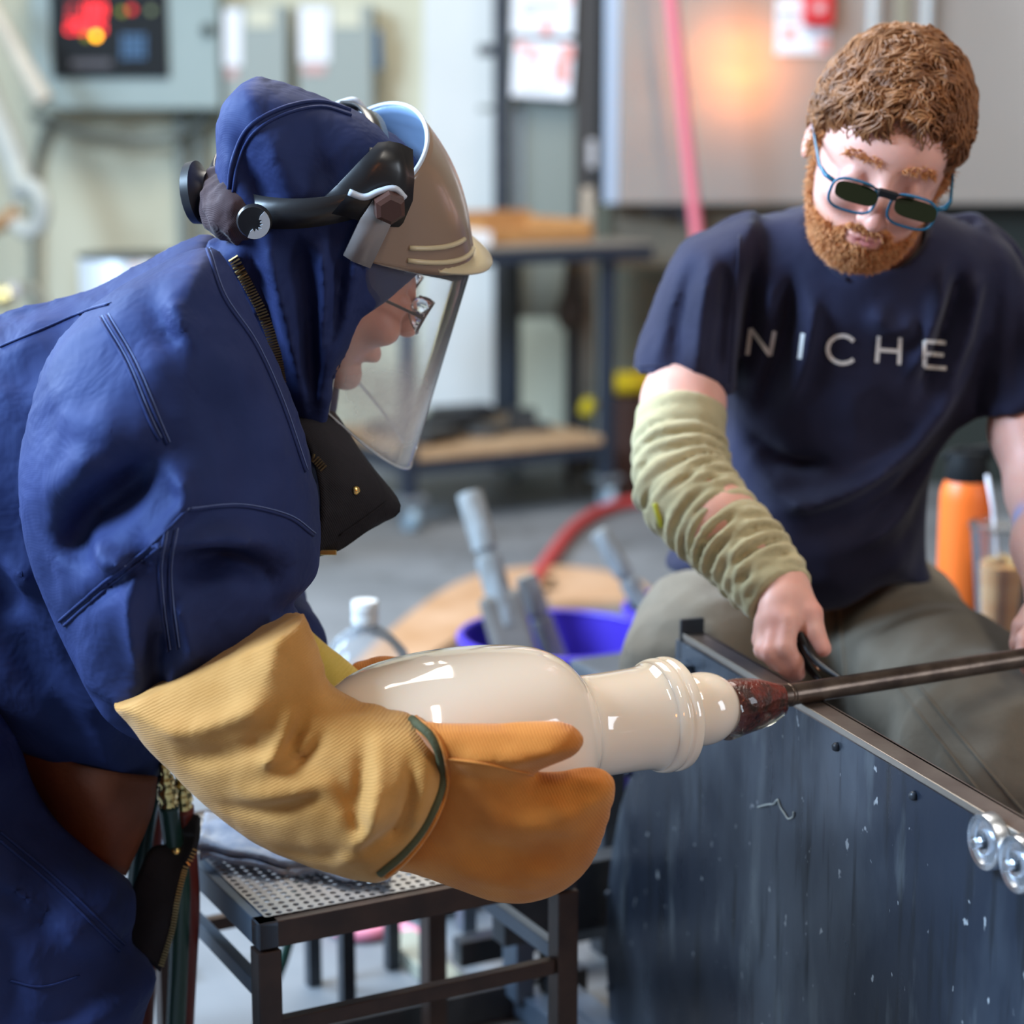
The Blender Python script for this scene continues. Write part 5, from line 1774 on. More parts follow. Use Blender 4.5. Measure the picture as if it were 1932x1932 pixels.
wt, wv = np.linspace(-1, 1, 49), np.linspace(0, 1, 24)
win = MB().sheet([[win_pt(t, v) for v in wv] for t in wt], 0.0016).build('window', m_win, crown, smooth=True)
fog_lift = []
for rep in range(2):
    for t in wt:
        for v in wv:
            fog_lift.append(0.60 * math.exp(-((t + 0.62) / 0.40) ** 2) * math.exp(-((v - 0.74) / 0.26) ** 2) + 0.05)  # even last term is haze painted in to lighten the window; rest is fogging
atf = win.data.attributes.new('fog_lift', 'FLOAT', 'POINT')
atf.data.foreach_set('value', np.array(fog_lift[:len(win.data.vertices)], np.float32))
m_edge = mat('clear_edge', (0.70, 0.74, 0.76), 0.15, trans=0.5)
MB().tube([win_pt(t, 1.0) for t in wt], 0.0016, 6).build('lower_edge', m_edge, win, smooth=True)
for s in (-1, 1):
    MB().tube([win_pt(s, v) for v in np.linspace(0, 1, 12)], 0.0015, 6).build('side_edge', m_edge, win, smooth=True)

# head band
def band_pt(a, du=0.0, out=0.0):
    f = 0.012 + (0.092 + out) * math.cos(a)
    l = (0.1175 + out) * math.sin(a)
    return H(f, l, -0.012 + 0.68 * f * (1 if f < 0.04 else 0.04 / f + 0.0) + du)


hbn = MB().sheet([[band_pt(a, du, o_) for du, o_ in ((-0.018, 0.002), (0, 0.002), (0.018, 0.002))] for a in np.linspace(0, 2 * math.pi, 61)], 0.003).build('head_band', mat('black_strap', (0.016, 0.016, 0.018), 0.30), worker, smooth=True)
for s in (-1, 1):
    g = [[H(f, s * l, u - (0.040 if s > 0 else 0.0)) for f, l, u in r] for r in (
        [(-0.006, 0.117, -0.012), (0.026, 0.121, -0.004), (0.062, 0.120, 0.0), (0.088, 0.112, 0.006)],
        [(0.006, 0.117, 0.022), (0.032, 0.120, 0.030), (0.060, 0.119, 0.034), (0.086, 0.110, 0.036)],
        [(0.016, 0.114, 0.052), (0.036, 0.115, 0.056), (0.056, 0.114, 0.058), (0.078, 0.106, 0.056)],
        [(0.028, 0.102, 0.074), (0.038, 0.101, 0.080), (0.050, 0.099, 0.082), (0.066, 0.094, 0.080)])]
    MB().sheet(g, 0.003).build('temple_plate', mat('black_strap', (0, 0, 0)), hbn, smooth=True)
MB().sheet([[H(f, l, 0.038 + 0.030 * math.cos(l / 0.1 * 1.4)) for l in np.linspace(-0.098, 0.098, 21)] for f in (0.034, 0.046, 0.058)], 0.003).build('crown_strap', mat('black_strap', (0, 0, 0)), hbn, smooth=True)
kc_ = H(-0.092, -0.012, -0.078)
MB().lathe([(0, 0.008), (0.026, 0.008), (0.032, 0.005), (0.033, -0.004), (0.024, -0.008), (0.020, -0.016)], kc_, V(-1.0, 0.22, -0.12), 24).build('ratchet_knob', mat('black_gloss', (0.02, 0.021, 0.024), 0.4), hbn, auto=40)
body('sweat_wrap', lambda Q: (lambda w: smin(ell(w, (-0.054, -0.062, -0.062), (0.036, 0.032, 0.034)), ell(w, (-0.072, -0.022, -0.068), (0.022, 0.04, 0.030)), 0.02) - 0.003 * wob(Q, 120, 3) - 0.002 * wob(Q, 220, 1))((Q - CH_) @ RH.T),
     H(-0.065, -0.04, -0.065) - 0.11, H(-0.065, -0.04, -0.065) + 0.11, 0.004, fabric('brown_cloth', (0.045, 0.026, 0.030), (0.07, 0.042, 0.045), 0.8, 0.1, 1800, 0.3), hbn, it=1)
gq = H(-0.050, -0.106, -0.050)
ga = (-Lh - Fh * 0.25)
ga /= np.linalg.norm(ga)
g1 = Fh - ga * np.dot(Fh, ga)
g1 /= np.linalg.norm(g1)
g2 = np.cross(ga, g1)
MB().lathe([(0, 0.006), (0.016, 0.006), (0.018, 0.003), (0.018, 0.0)], gq, ga, 24).build('side_ratchet', mat('black_strap', (0, 0, 0)), hbn, auto=40)
gear = [gq + ga * 0.0065 + (g1 * math.cos(a_) + g2 * math.sin(a_)) * 0.0165 for a_ in np.linspace(-1.5, 1.3, 16)]
gear += [gq + ga * 0.0065 + (g1 * math.cos(a_) + g2 * math.sin(a_)) * (0.0065 if i_ % 2 else 0.0095) for i_, a_ in enumerate(np.linspace(1.3, -1.5, 13))]
MB().prism(gear, ga * 0.002).build('ratchet_gear', mat('pale_grey_gear', (0.45, 0.48, 0.52), 0.35), hbn)

# ------------------------------------------------------------------ mittens and gauntlets
def glove_mat(name, c1, c2, ws, wst, direction='X'):
    m, nt, b = new_mat(name)
    N, L = nt.nodes, nt.links
    tc = N.new('ShaderNodeTexCoord')
    n = N.new('ShaderNodeTexNoise')
    n.inputs['Scale'].default_value = 16
    n.inputs['Detail'].default_value = 7
    L.new(tc.outputs['Object'], n.inputs['Vector'])
    r = N.new('ShaderNodeMapRange')
    r.inputs['From Min'].default_value = 0.32
    r.inputs['From Max'].default_value = 0.70
    L.new(n.outputs['Fac'], r.inputs['Value'])
    mx = N.new('ShaderNodeMix')
    mx.data_type = 'RGBA'
    mx.inputs[6].default_value = (*c1, 1)
    mx.inputs[7].default_value = (*c2, 1)
    L.new(r.outputs['Result'], mx.inputs[0])
    L.new(mx.outputs[2], b.inputs['Base Color'])
    b.inputs['Roughness'].default_value = 0.78
    b.inputs['Specular IOR Level'].default_value = 0.25
    b.inputs['Sheen Weight'].default_value = 0.15
    mp = N.new('ShaderNodeMapping')
    mp.inputs['Rotation'].default_value = (0, math.radians(28), 0)
    L.new(tc.outputs['Object'], mp.inputs['Vector'])
    w = N.new('ShaderNodeTexWave')
    w.wave_type = 'BANDS'
    w.bands_direction = direction
    w.inputs['Scale'].default_value = ws
    w.inputs['Distortion'].default_value = 1.5
    w.inputs['Detail Scale'].default_value = 1.2
    w.inputs['Detail'].default_value = 1.0
    L.new(mp.outputs['Vector'], w.inputs['Vector'])
    bp = N.new('ShaderNodeBump')
    bp.inputs['Strength'].default_value = wst
    bp.inputs['Distance'].default_value = 0.002
    L.new(w.outputs['Fac'], bp.inputs['Height'])
    n4 = N.new('ShaderNodeTexNoise')
    n4.inputs['Scale'].default_value = 420
    L.new(tc.outputs['Object'], n4.inputs['Vector'])
    bp2 = N.new('ShaderNodeBump')
    bp2.inputs['Strength'].default_value = 0.3
    bp2.inputs['Distance'].default_value = 0.001
    L.new(n4.outputs['Fac'], bp2.inputs['Height'])
    L.new(bp.outputs['Normal'], bp2.inputs['Normal'])
    L.new(bp2.outputs['Normal'], b.inputs['Normal'])
    return m


m_cuff = glove_mat('golden_aramid_cloth', (0.37, 0.165, 0.030), (0.48, 0.24, 0.065), 130, 0.30, 'Z')
m_mitt = glove_mat('tan_mitten_leather', (0.44, 0.135, 0.015), (0.57, 0.205, 0.030), 120, 0.22, 'X')
m_cuff_y = glove_mat('yellow_aramid_cloth', (0.50, 0.33, 0.05), (0.58, 0.40, 0.08), 75, 0.25, 'Z')

YG = 1.80
g_c = V(*P(800, 1480, YG))
cuff_pl = Poly2D([(150, 1330), (215, 1395), (252, 1440), (300, 1482), (370, 1542), (480, 1612), (600, 1648), (690, 1662), (735, 1655), (790, 1600), (838, 1520), (848, 1460), (838, 1400), (800, 1362), (755, 1350), (700, 1340), (650, 1330), (614, 1306), (600, 1258), (582, 1212), (562, 1170), (540, 1125), (480, 1180), (380, 1240), (250, 1290)], YG, pad=0.15)
cuff_pl.foldmap([
    ([(590, 1225), (600, 1290), (570, 1360), (540, 1400)], 13, -0.0150), ([(615, 1240), (640, 1310), (620, 1370)], 14, 0.0112), ([(645, 1310), (600, 1390), (560, 1420)], 11, -0.0137),
    ([(690, 1330), (690, 1410), (685, 1500)], 15, -0.0125), ([(720, 1345), (725, 1430), (700, 1510)], 16, 0.0125), ([(775, 1370), (780, 1430), (765, 1510), (730, 1550)], 13, -0.0175),
    ([(805, 1390), (812, 1450), (790, 1530), (740, 1600)], 12, 0.0112), ([(745, 1460), (690, 1550), (640, 1600)], 18, 0.0125), ([(640, 1420), (680, 1500), (690, 1530)], 14, -0.0075),
    ([(300, 1372), (400, 1350), (520, 1300)], 20, 0.0112), ([(330, 1430), (440, 1400), (520, 1370)], 20, -0.0088), ([(450, 1480), (560, 1460), (660, 1440)], 22, 0.0075),
    ([(380, 1520), (520, 1500), (640, 1450)], 15, -0.0075), ([(500, 1590), (600, 1590), (690, 1560), (740, 1530)], 15, -0.0100), ([(560, 1310), (540, 1380), (500, 1420)], 14, 0.0112)])
gA, gB = V(*P(205, 1356, YG)), V(*P(572, 1176, YG))


def F_cuff(Q):
    full = inflate(Q, cuff_pl, YG, 0.086, 0.09, 0.110, gx=-0.26, c=(g_c[0], g_c[2]), fold=True, power=2.2)
    e = gB - gA
    n_ = math.hypot(e[0], e[2])
    pd = ((Q[:, 0] - gA[0]) * -e[2] + (Q[:, 2] - gA[2]) * e[0]) / n_       # >0 towards the elbow
    f = smax(full, pd, 0.003)
    return f - 0.0008 * wob(Q, 120, 2.0)


lo_, hi_ = V(*P(120, 1680, 1.80)), V(*P(880, 1080, 2.0))
cuff = body('gauntlet_cuff', F_cuff, (P(120, 1500, 2.1)[0], 1.66, P(500, 1700, 1.78)[2]-0.03), (P(880, 1500, 1.9)[0], 2.12, P(500, 1080, 1.95)[2] + 0.03), 0.0045, m_cuff, worker, it=1)
mitt_pl = Poly2D([(782, 1352), (806, 1347), (850, 1350), (950, 1349), (1035, 1346), (1078, 1353), (1099, 1380), (1088, 1408), (1052, 1428), (1008, 1452), (1050, 1456), (1100, 1446), (1138, 1450), (1160, 1478), (1154, 1530), (1138, 1600), (1110, 1668), (1062, 1716), (1000, 1741), (930, 1738), (850, 1705), (770, 1672), (700, 1652), (760, 1560), (806, 1480), (812, 1420), (798, 1376)], YG, pad=0.12, smooth=4, step=0.003)
mitt_pl.foldmap([([(780, 1425), (900, 1440), (1005, 1465)], 14, -0.003), ([(860, 1390), (960, 1395), (1060, 1380)], 26, 0.008), ([(900, 1520), (1000, 1540), (1100, 1500)], 40, 0.008), ([(1020, 1480), (1080, 1475), (1140, 1480)], 12, -0.005),
                 ([(850, 1640), (950, 1660), (1060, 1640)], 40, 0.006)])


def F_mitt(Q):
    f = inflate(Q, mitt_pl, YG - 0.018, 0.037, 0.036, 0.052, gz=-0.42, c=(g_c[0], V(*P(900, 1400, YG))[2]), fold=True, power=2.2)
    return f - 0.0008 * wob(Q, 110, 6.0)


mitt = body('mitten', F_mitt, (P(680, 1500, 1.8)[0] - 0.02, 1.68, P(900, 1760, 1.80)[2] - 0.03), (P(1180, 1500, 1.86)[0] + 0.02, 2.03, P(900, 1330, 1.86)[2] + 0.02), 0.0036, m_mitt, worker, it=2)
mbv = bvh_of(mitt)
cbv = bvh_of(cuff)


def band(pix, r, m_, name):
    pts = []
    for q in smooth_path([V(a, b) for a, b in pix], 6):
        c_ = [hit(bv, q[0], q[1])[0] for bv in (mbv, cbv)]
        c_ = [x for x in c_ if x is not None]
        if c_:
            pts.append(min(c_, key=lambda x: x[1]) + V(0, -0.001, 0))
    MB().tube(pts, r, 8).build(name, m_, mitt, smooth=True)


m_olive = mat('olive_binding', (0.055, 0.055, 0.02), 0.8, bump=0.3, bscale=300)
band([(776, 1356), (815, 1392), (833, 1440), (830, 1495), (800, 1560), (760, 1610), (716, 1648)], 0.0042, m_olive, 'binding')
band([(785, 1352), (826, 1392), (843, 1440), (840, 1500), (810, 1566), (772, 1616), (728, 1654)], 0.0022, m_mitt, 'seam')
band([(838, 1430), (920, 1442), (1006, 1462)], 0.0012, m_mitt, 'seam')

# far glove
YF = 2.10
fc_pl = Poly2D([(548, 1165), (590, 1198), (640, 1238), (690, 1278), (760, 1300), (780, 1380), (700, 1430), (600, 1380), (540, 1290), (520, 1210)], YF, pad=0.12)
fc_pl.foldmap([([(600, 1215), (610, 1260), (640, 1290)], 14, -0.008), ([(640, 1245), (640, 1290), (670, 1310)], 12, 0.008)])
cuff2 = body('gauntlet_cuff', lambda Q: inflate(Q, fc_pl, YF, 0.06, 0.06, 0.06, fold=True) - 0.001 * wob(Q, 100, 1), (P(500, 1300, YF)[0] - 0.02, 1.98, P(600, 1450, YF)[2] - 0.02), (P(800, 1300, YF)[0] + 0.02, 2.22, P(600, 1150, YF)[2] + 0.02), 0.006, m_cuff_y, worker, it=2)
fm_pl = Poly2D([(655, 1275), (690, 1250), (740, 1245), (840, 1270), (900, 1320), (910, 1420), (860, 1480), (740, 1470), (680, 1400)], YF + 0.01, pad=0.12)
body('mitten', lambda Q: inflate(Q, fm_pl, YF + 0.02, 0.03, 0.035, 0.04), (P(640, 1300, YF)[0] - 0.02, 2.0, P(600, 1500, YF)[2] - 0.02), (P(930, 1300, YF)[0] + 0.02, 2.2, P(600, 1230, YF)[2] + 0.02), 0.006, m_mitt, worker, it=2)

# ================================================================== SEATED MAN
man = thing('person', 'person in navy t-shirt and flip-up glasses seated at the bench, turning the blowpipe', 'person', (P(1530, 1150, 2.75)[0], 2.78, 0))
m_shirt = fabric('navy_jersey', (0.014, 0.0145, 0.036), (0.020, 0.021, 0.050), 0.80, 0.10, 2600, 0.12, 12, 0.2, 0.15, 22)
m_trouser = fabric('olive_grey_canvas', (0.155, 0.130, 0.098), (0.20, 0.172, 0.135), 0.85, 0.1, 1800, 0.25, 12, 0.2, 0.3, 24)
m_knit = fabric('pale_green_knit', (0.35, 0.30, 0.17), (0.58, 0.50, 0.30), 0.9, 0.2, 2200, 0.3, 10, 0.15, 0.2, 30)

# ---- head frame
F2 = V(-0.12, -0.915, -0.385)
F2 /= np.linalg.norm(F2)
R2 = V(0.966, 0.0, -0.259)
R2 = R2 - F2 * np.dot(R2, F2)
R2 /= np.linalg.norm(R2)
U2 = np.cross(F2, R2)
if U2[2] < 0:
    U2 = -U2
HS = 1.01
C2 = V(*P(1664, 288, 2.42))
M2 = np.array([F2, R2, U2])


def G(f, r, u):
    return C2 + (F2 * f + R2 * r + U2 * u) * HS


def px_of(p):
    p = np.array(p) - np.array(CAM)
    d = p[1] * CP - p[2] * SP_
    return 966 + FPX * p[0] / d, 966 - FPX * (p[1] * SP_ + p[2] * CP) / d


def head2(w):
    """w: head-frame coordinates (f, r, u) in metres before scaling"""
    f = ell(w, (-0.012, 0, 0.030), (0.100, 0.079, 0.098))
    f = smin(f, ell(w, (0.022, 0, -0.045), (0.070, 0.064, 0.075)), 0.04)
    f = smin(f, ell(w, (0.040, 0, -0.088), (0.045, 0.042, 0.034)), 0.03)
    f = smin(f, ell(w, (0.058, 0, 0.030), (0.036, 0.056, 0.034)), 0.02)            # brow
    f = smin(f, cap(w, (0.090, 0, 0.012), (0.116, 0, -0.036), 0.0085, 0.0120), 0.012)   # nose
    for s in (-1, 1):
        f = smin(f, ell(w, (0.104, s * 0.0125, -0.040), (0.009, 0.0075, 0.007)), 0.006)
        f = smax(f, -ell(w, (0.106, s * 0.033, 0.0), (0.017, 0.019, 0.012)), 0.012)
        f = smin(f, ell(w, (0.080, s * 0.033, -0.001), (0.0125, 0.0125, 0.0125)), 0.003)
        f = smin(f, ell(w, (0.073, s * 0.040, -0.030), (0.022, 0.023, 0.018)), 0.018)
        # ears
        e = smax(ell(w, (-0.012, s * 0.083, -0.006), (0.019, 0.0085, 0.032)), -ell(w, (-0.006, s * 0.091, -0.004), (0.011, 0.006, 0.019)), 0.004)
        f = smin(f, e, 0.006)
    f = smin(f, ell(w, (0.094, 0, -0.0655), (0.008, 0.022, 0.0045)), 0.006)
    f = smin(f, ell(w, (0.092, 0, -0.0745), (0.009, 0.019, 0.0055)), 0.006)
    f = smax(f, -ell(w, (0.104, 0, -0.0698), (0.010, 0.019, 0.0012)), 0.003)
    return f


nb_ = V(*P(1648, 470, 2.62))
# arm joints
rsh, rel, rwr = V(*P(1355, 560, 2.62)), V(*P(1284, 900, 2.43)), V(*P(1474, 1112, 2.275))
lsh, lel, lwr = V(*P(1890, 560, 2.62)), V(*P(1968, 930, 2.53)), V(*P(1985, 1130, 2.36))


def hand_right(Q):
    def c3(pts):
        return chain(Q, [(*P(a, b, y), r) for a, b, y, r in pts], 0.004)
    f = ell(Q, P(1484, 1160, 2.245), (0.030, 0.022, 0.036))
    f = smin(f, cap(Q, P(1480, 1118, 2.27), P(1472, 1172, 2.24), 0.029, 0.022), 0.015)
    f = smin(f, cap(Q, P(1484, 1170, 2.228), P(1447, 1182, 2.245), 0.0135, 0.012), 0.012)
    fingers = [
        [(1488, 1172, 2.222, 0.0125), (1482, 1222, 2.208, 0.0112), (1500, 1250, 2.210, 0.0100), (1506, 1272, 2.215, 0.0085)],
        [(1468, 1176, 2.230, 0.0125), (1455, 1230, 2.214, 0.0115), (1480, 1256, 2.216, 0.0102), (1494, 1276, 2.222, 0.0088)],
        [(1452, 1176, 2.240, 0.0120), (1440, 1226, 2.228, 0.0110), (1466, 1250, 2.234, 0.0098), (1486, 1266, 2.245, 0.0085)],
        [(1440, 1170, 2.252, 0.0105), (1434, 1208, 2.248, 0.0095), (1454, 1232, 2.258, 0.0085), (1476, 1246, 2.268, 0.0075)]]
    for g_ in fingers:
        f = smin(f, c3(g_), 0.0035)
    th = c3([(1508, 1128, 2.255, 0.0165), (1530, 1158, 2.235, 0.0135), (1538, 1194, 2.222, 0.0115), (1553, 1224, 2.212, 0.0100)])
    return smin(f, th, 0.007)


def hand_left(Q):
    def c3(pts):
        return chain(Q, [(*P(a, b, y), r) for a, b, y, r in pts], 0.004)
    f = ell(Q, P(1975, 1175, 2.325), (0.034, 0.026, 0.036))
    f = smin(f, cap(Q, lwr, P(1975, 1165, 2.33), 0.029, 0.024), 0.015)
    for k, dx in enumerate((0, 20, 38, 56)):
        f = smin(f, c3([(1952 + dx, 1180, 2.30, 0.0115), (1934 + dx, 1206, 2.27, 0.0105), (1930 + dx, 1240, 2.262, 0.0095), (1938 + dx, 1262, 2.28, 0.0085)]), 0.003)
    return smin(f, c3([(1955, 1160, 2.325, 0.014), (1928, 1182, 2.320, 0.012), (1920, 1215, 2.315, 0.010), (1924, 1236, 2.318, 0.0085)]), 0.006)


def F_man(Q):
    w = (Q - C2) @ M2.T / HS
    f = local(w, (0, 0, -0.01), 0.2, head2) * HS
    f = smin(f, cap(Q, G(-0.03, 0, -0.06), nb_, 0.060, 0.066), 0.03)
    tor = smin(ell(Q, P(1620, 640, 2.68), (0.125, 0.08, 0.15)), ell(Q, P(1550, 960, 2.76), (0.11, 0.08, 0.16)), 0.05)
    f = smin(f, tor, 0.03)
    f = smin(f, chain(Q, [(*rsh, 0.040), (*P(1293, 690, 2.575), 0.043), (*P(1289, 760, 2.52), 0.050), (*rel, 0.046), (*P(1360, 990, 2.36), 0.044), (*rwr, 0.031)], 0.02), 0.02)
    f = smin(f, chain(Q, [(*lsh, 0.040), (*P(1934, 730, 2.63), 0.043), (*P(1942, 810, 2.585), 0.049), (*lel, 0.044), (*P(1978, 1030, 2.43), 0.042), (*lwr, 0.030)], 0.02), 0.02)
    f = smin(f, local(Q, P(1488, 1190, 2.24), 0.14, hand_right), 0.012)
    f = smin(f, local(Q, P(1965, 1200, 2.30), 0.14, hand_left), 0.012)
    return f


def tint2(v):
    w = (v - C2) @ M2.T / HS
    c = np.tile(np.array((0.68, 0.36, 0.285)), (len(v), 1))

    def mixc(mask, col):
        m = np.clip(mask, 0, 1)[:, None]
        return c * (1 - m) + np.array(col) * m
    d = lambda p, r: np.exp(-(((w - np.array(p)) / r) ** 2).sum(1))
    c = mixc(0.45 * d((0.112, 0, -0.035), 0.02), (0.62, 0.22, 0.17))
    for s in (-1, 1):
        c = mixc(0.35 * d((0.08, s * 0.045, -0.035), 0.026), (0.64, 0.26, 0.20))
    c = mixc(1.2 * d((0.098, 0, -0.070), np.array((0.014, 0.021, 0.0065))), (0.56, 0.20, 0.19))
    # skin under the beard is covered by ginger stubble
    beard = np.clip((-0.060 - w[:, 2]) / 0.014, 0, 1) * np.clip((w[:, 0] - 0.0) / 0.02, 0, 1) * (np.abs(w[:, 1]) < 0.09)
    side = np.clip((0.015 - w[:, 2]) / 0.01, 0, 1) * np.clip((w[:, 0] - 0.0) / 0.01, 0, 1) * np.clip((0.030 - w[:, 0]) / 0.012, 0, 1)
    lips = d((0.098, 0, -0.070), np.array((0.02, 0.022, 0.009)))
    near = (np.abs(w) < 0.14).all(1)
    c = mixc(np.maximum(beard, side) * near * np.clip(1 - 1.4 * lips, 0, 1) * 0.85, (0.40, 0.165, 0.06))
    # knuckles
    for a, b, y in ((1440, 1232, 2.21), (1468, 1182, 2.22), (1535, 1150, 2.23), (1550, 1226, 2.21), (1498, 1272, 2.21)):
        q = np.array(P(a, b, y))
        c = mixc(0.5 * np.exp(-((v - q) ** 2).sum(1) / 0.014 ** 2), (0.66, 0.26, 0.20))
    q = np.array(P(1238, 700, 2.47))
    c = mixc(0.9 * np.exp(-((v - q) ** 2).sum(1) / 0.012 ** 2), (0.20, 0.30, 0.40))
    for a, b, cc in ((1928, 975, (0.25, 0.32, 0.62)), (1932, 1010, (0.08, 0.45, 0.38))):
        q = np.array(P(a, b, 2.46))
        c = mixc(0.9 * np.exp(-((v - q) ** 2).sum(1) / 0.016 ** 2), cc)
    return c


mbody = body('body', F_man, (0.12, 2.08, 0.50), (0.74, 2.82, 1.42), 0.0036, m_skin, man, it=1, col=tint2)

# ---- hair
m_hair = mat('ginger_hair', (0.15, 0.055, 0.018), 0.42, col2=(0.31, 0.125, 0.042), nscale=60, spec=0.5, bump=0.3, bscale=400)
m_beard = mat('ginger_beard', (0.50, 0.185, 0.058), 0.5, col2=(0.60, 0.27, 0.10), nscale=70)


def hairline(w):
    """>0 where hair grows"""
    f, r, u = w[:, 0], w[:, 1], w[:, 2]
    front = u - (0.078 + 0.010 * np.cos(r * 60))
    sidez = u - 0.030 + 0.0 * f
    back = u + 0.055
    k = np.clip((0.060 - f) / 0.03, 0, 1)
    k2 = np.clip((-0.010 - f) / 0.03, 0, 1)
    return front * (1 - k) + k * (sidez * (1 - k2) + back * k2)


def F_hair(Q):
    w = (Q - C2) @ M2.T / HS
    f = ell(w, (-0.014, 0, 0.034), (0.107, 0.081, 0.099)) * HS
    f = f - 0.006 * wob(Q, 90, 1.5) - 0.004 * wob(Q, 200, 3.5)
    return smax(f, -hairline(w) * 0.9, 0.006)


lo_ = np.min([G(f, r, u) for f in (-0.14, 0.13) for r in (-0.11, 0.11) for u in (-0.09, 0.16)], 0)
hi_ = np.max([G(f, r, u) for f in (-0.14, 0.13) for r in (-0.11, 0.11) for u in (-0.09, 0.16)], 0)
hair = body('hair', F_hair, lo_, hi_, 0.0045, m_hair, man, it=1)

rng = np.random.default_rng(5)


def nrm(a):
    return a / (np.linalg.norm(a, axis=-1, keepdims=True) + 1e-12)


def tubes(C, A, B, R):
    """C centres (n,s,3), A,B section axes, R radii (n,s) -> mesh arrays (5 sided)"""
    n, sg = C.shape[:2]
    k = 5
    an = 2 * np.pi * np.arange(k) / k
    V_ = C[:, :, None] + R[:, :, None, None] * (A[:, :, None] * np.cos(an)[None, None, :, None] + B[:, :, None] * np.sin(an)[None, None, :, None])
    idx = np.arange(n * sg * k).reshape(n, sg, k)
    a, b = idx[:, :-1], idx[:, 1:]
    f = np.stack([a, np.roll(a, -1, 2), np.roll(b, -1, 2), b], -1).reshape(-1, 4)
    return V_.reshape(-1, 3), f


def strands(roots, nrms, n, seg, rad, length, curl, droop, jitter=0.6):
    """curved tapering hairs as one mesh"""
    k = rng.integers(len(roots), size=n)
    p, nn = roots[k].copy(), nrms[k]
    d = nrm(nn * 0.8 + rng.normal(0, jitter, (n, 3)))
    axis = nrm(rng.normal(0, 1, (n, 3)))
    ln = length * rng.uniform(0.7, 1.25, (n, 1))
    C, A, B, R = [], [], [], []
    for s in range(seg + 1):
        t = s / seg
        a = nrm(np.cross(d, (0.3, 0.5, 0.8)))
        C.append(p)
        A.append(a)
        B.append(np.cross(d, a))
        R.append(np.full(n, rad * (1 - 0.75 * t ** 1.5)))
        p = p + d * ln / seg
        d = nrm(d + np.cross(axis, d) * curl + droop - nn * 0.10)
    return tubes(*[np.stack(q, 1) for q in (C, A, B, R)])


hv = np.array([v.co[:] for v in hair.data.vertices]) + ORG[hair]
hn_ = np.array([v.normal[:] for v in hair.data.vertices])
wv_ = (hv - C2) @ M2.T / HS
okk = (ell(wv_, (-0.014, 0, 0.034), (0.099, 0.078, 0.098)) > -0.004) & (hairline(wv_) > 0.006)


def locks(n, seg, rad, length):
    """wavy locks combed along the scalp, grown in clumps"""
    cen = np.array((-0.014, 0, 0.034))
    rads = np.array((0.106, 0.080, 0.098))
    rw = wv_[okk]
    per = 9
    m = n // per
    rep = lambda q: np.repeat(q, per, axis=0)
    p = rep(rw[rng.integers(len(rw), size=m)]) + rng.normal(0, 0.0035, (m * per, 3))
    ph = rep(rng.uniform(0, 6.28, (m, 1))) + rng.normal(0, 0.25, (m * per, 1))
    sw = rep(rng.choice((-1, 1), (m, 1)) * rng.uniform(0.35, 0.75, (m, 1)))
    ln = length * rep(rng.uniform(0.6, 1.2, (m, 1)))
    d = np.array((0.75, 0.0, -0.5)) + rep(rng.normal(0, 0.5, (m, 3))) + rng.normal(0, 0.08, (m * per, 3))
    lift = rep(rng.uniform(-0.003, 0.007, (m, 1))) + rng.normal(0, 0.0012, (m * per, 1))
    C, A, B, R = [], [], [], []
    for s in range(seg + 1):
        t = s / seg
        q = nrm((p - cen) / rads)
        nn = nrm(q / rads)
        d = nrm(d - nn * (d * nn).sum(1, keepdims=True))
        b = np.cross(nn, d)
        c_ = cen + q * rads + nn * (lift + 0.0085 * math.sin(math.pi * min(t * 1.15, 1)))
        C.append(C2 + (c_ @ M2) * HS)
        A.append(b @ M2)
        B.append(nn @ M2)
        R.append(np.full(len(p), rad * (0.45 + 0.8 * math.sin(math.pi * min(0.15 + t * 0.85, 1.0)))))
        p = c_ + d * ln / seg
        d = d + b * sw * np.cos(ph + t * 8.5) * 1.1
    return tubes(*[np.stack(q, 1) for q in (C, A, B, R)])


vs, fs = locks(9000, 10, 0.00125, 0.048)
put('curls', vs, fs, m_hair, hair)['kind'] = 'stuff'

bv_ = np.array([v.co[:] for v in mbody.data.vertices]) + ORG[mbody]
bn_ = np.array([v.normal[:] for v in mbody.data.vertices])
w = (bv_ - C2) @ M2.T / HS
f_, r_, u_ = w.T
lipz = (np.abs(u_ + 0.070) < 0.0085) & (np.abs(r_) < 0.022) & (f_ > 0.06)
bm_ = (np.abs(w) < 0.13).all(1) & (f_ > 0.004) & ((u_ < -0.054 - 0.016 * np.clip((np.abs(r_) - 0.022) / 0.012, 0, 1) * np.clip((f_ - 0.02) / 0.02, 0, 1)) | ((u_ < 0.02) & (f_ < 0.026) & (np.abs(r_) > 0.05))) & ~lipz & (u_ > -0.135)
bm_ &= ~((f_ > 0.1) & (u_ > -0.055))
vs, fs = strands(bv_[bm_], bn_[bm_], 5200, 4, 0.0009, 0.0105, 0.25, np.array((0, 0, -0.22)), 0.45)
beard = put('beard', vs, fs, m_beard, man)
beard['kind'] = 'stuff'
# eyebrows
for s_ in (-1, 1):
    eb = (np.abs(w) < 0.13).all(1) & (f_ > 0.05) & (np.abs(u_ - 0.021 - 0.006 * np.cos((np.abs(r_) - 0.03) * 60)) < 0.005) & (r_ * s_ > 0.012) & (r_ * s_ < 0.052)
    if eb.any():
        vs, fs = strands(bv_[eb], bn_[eb], 90, 3, 0.0008, 0.008, 0.1, np.array((0, 0, -0.1)), 0.4)
        put('eyebrow', vs, fs, m_beard, man)

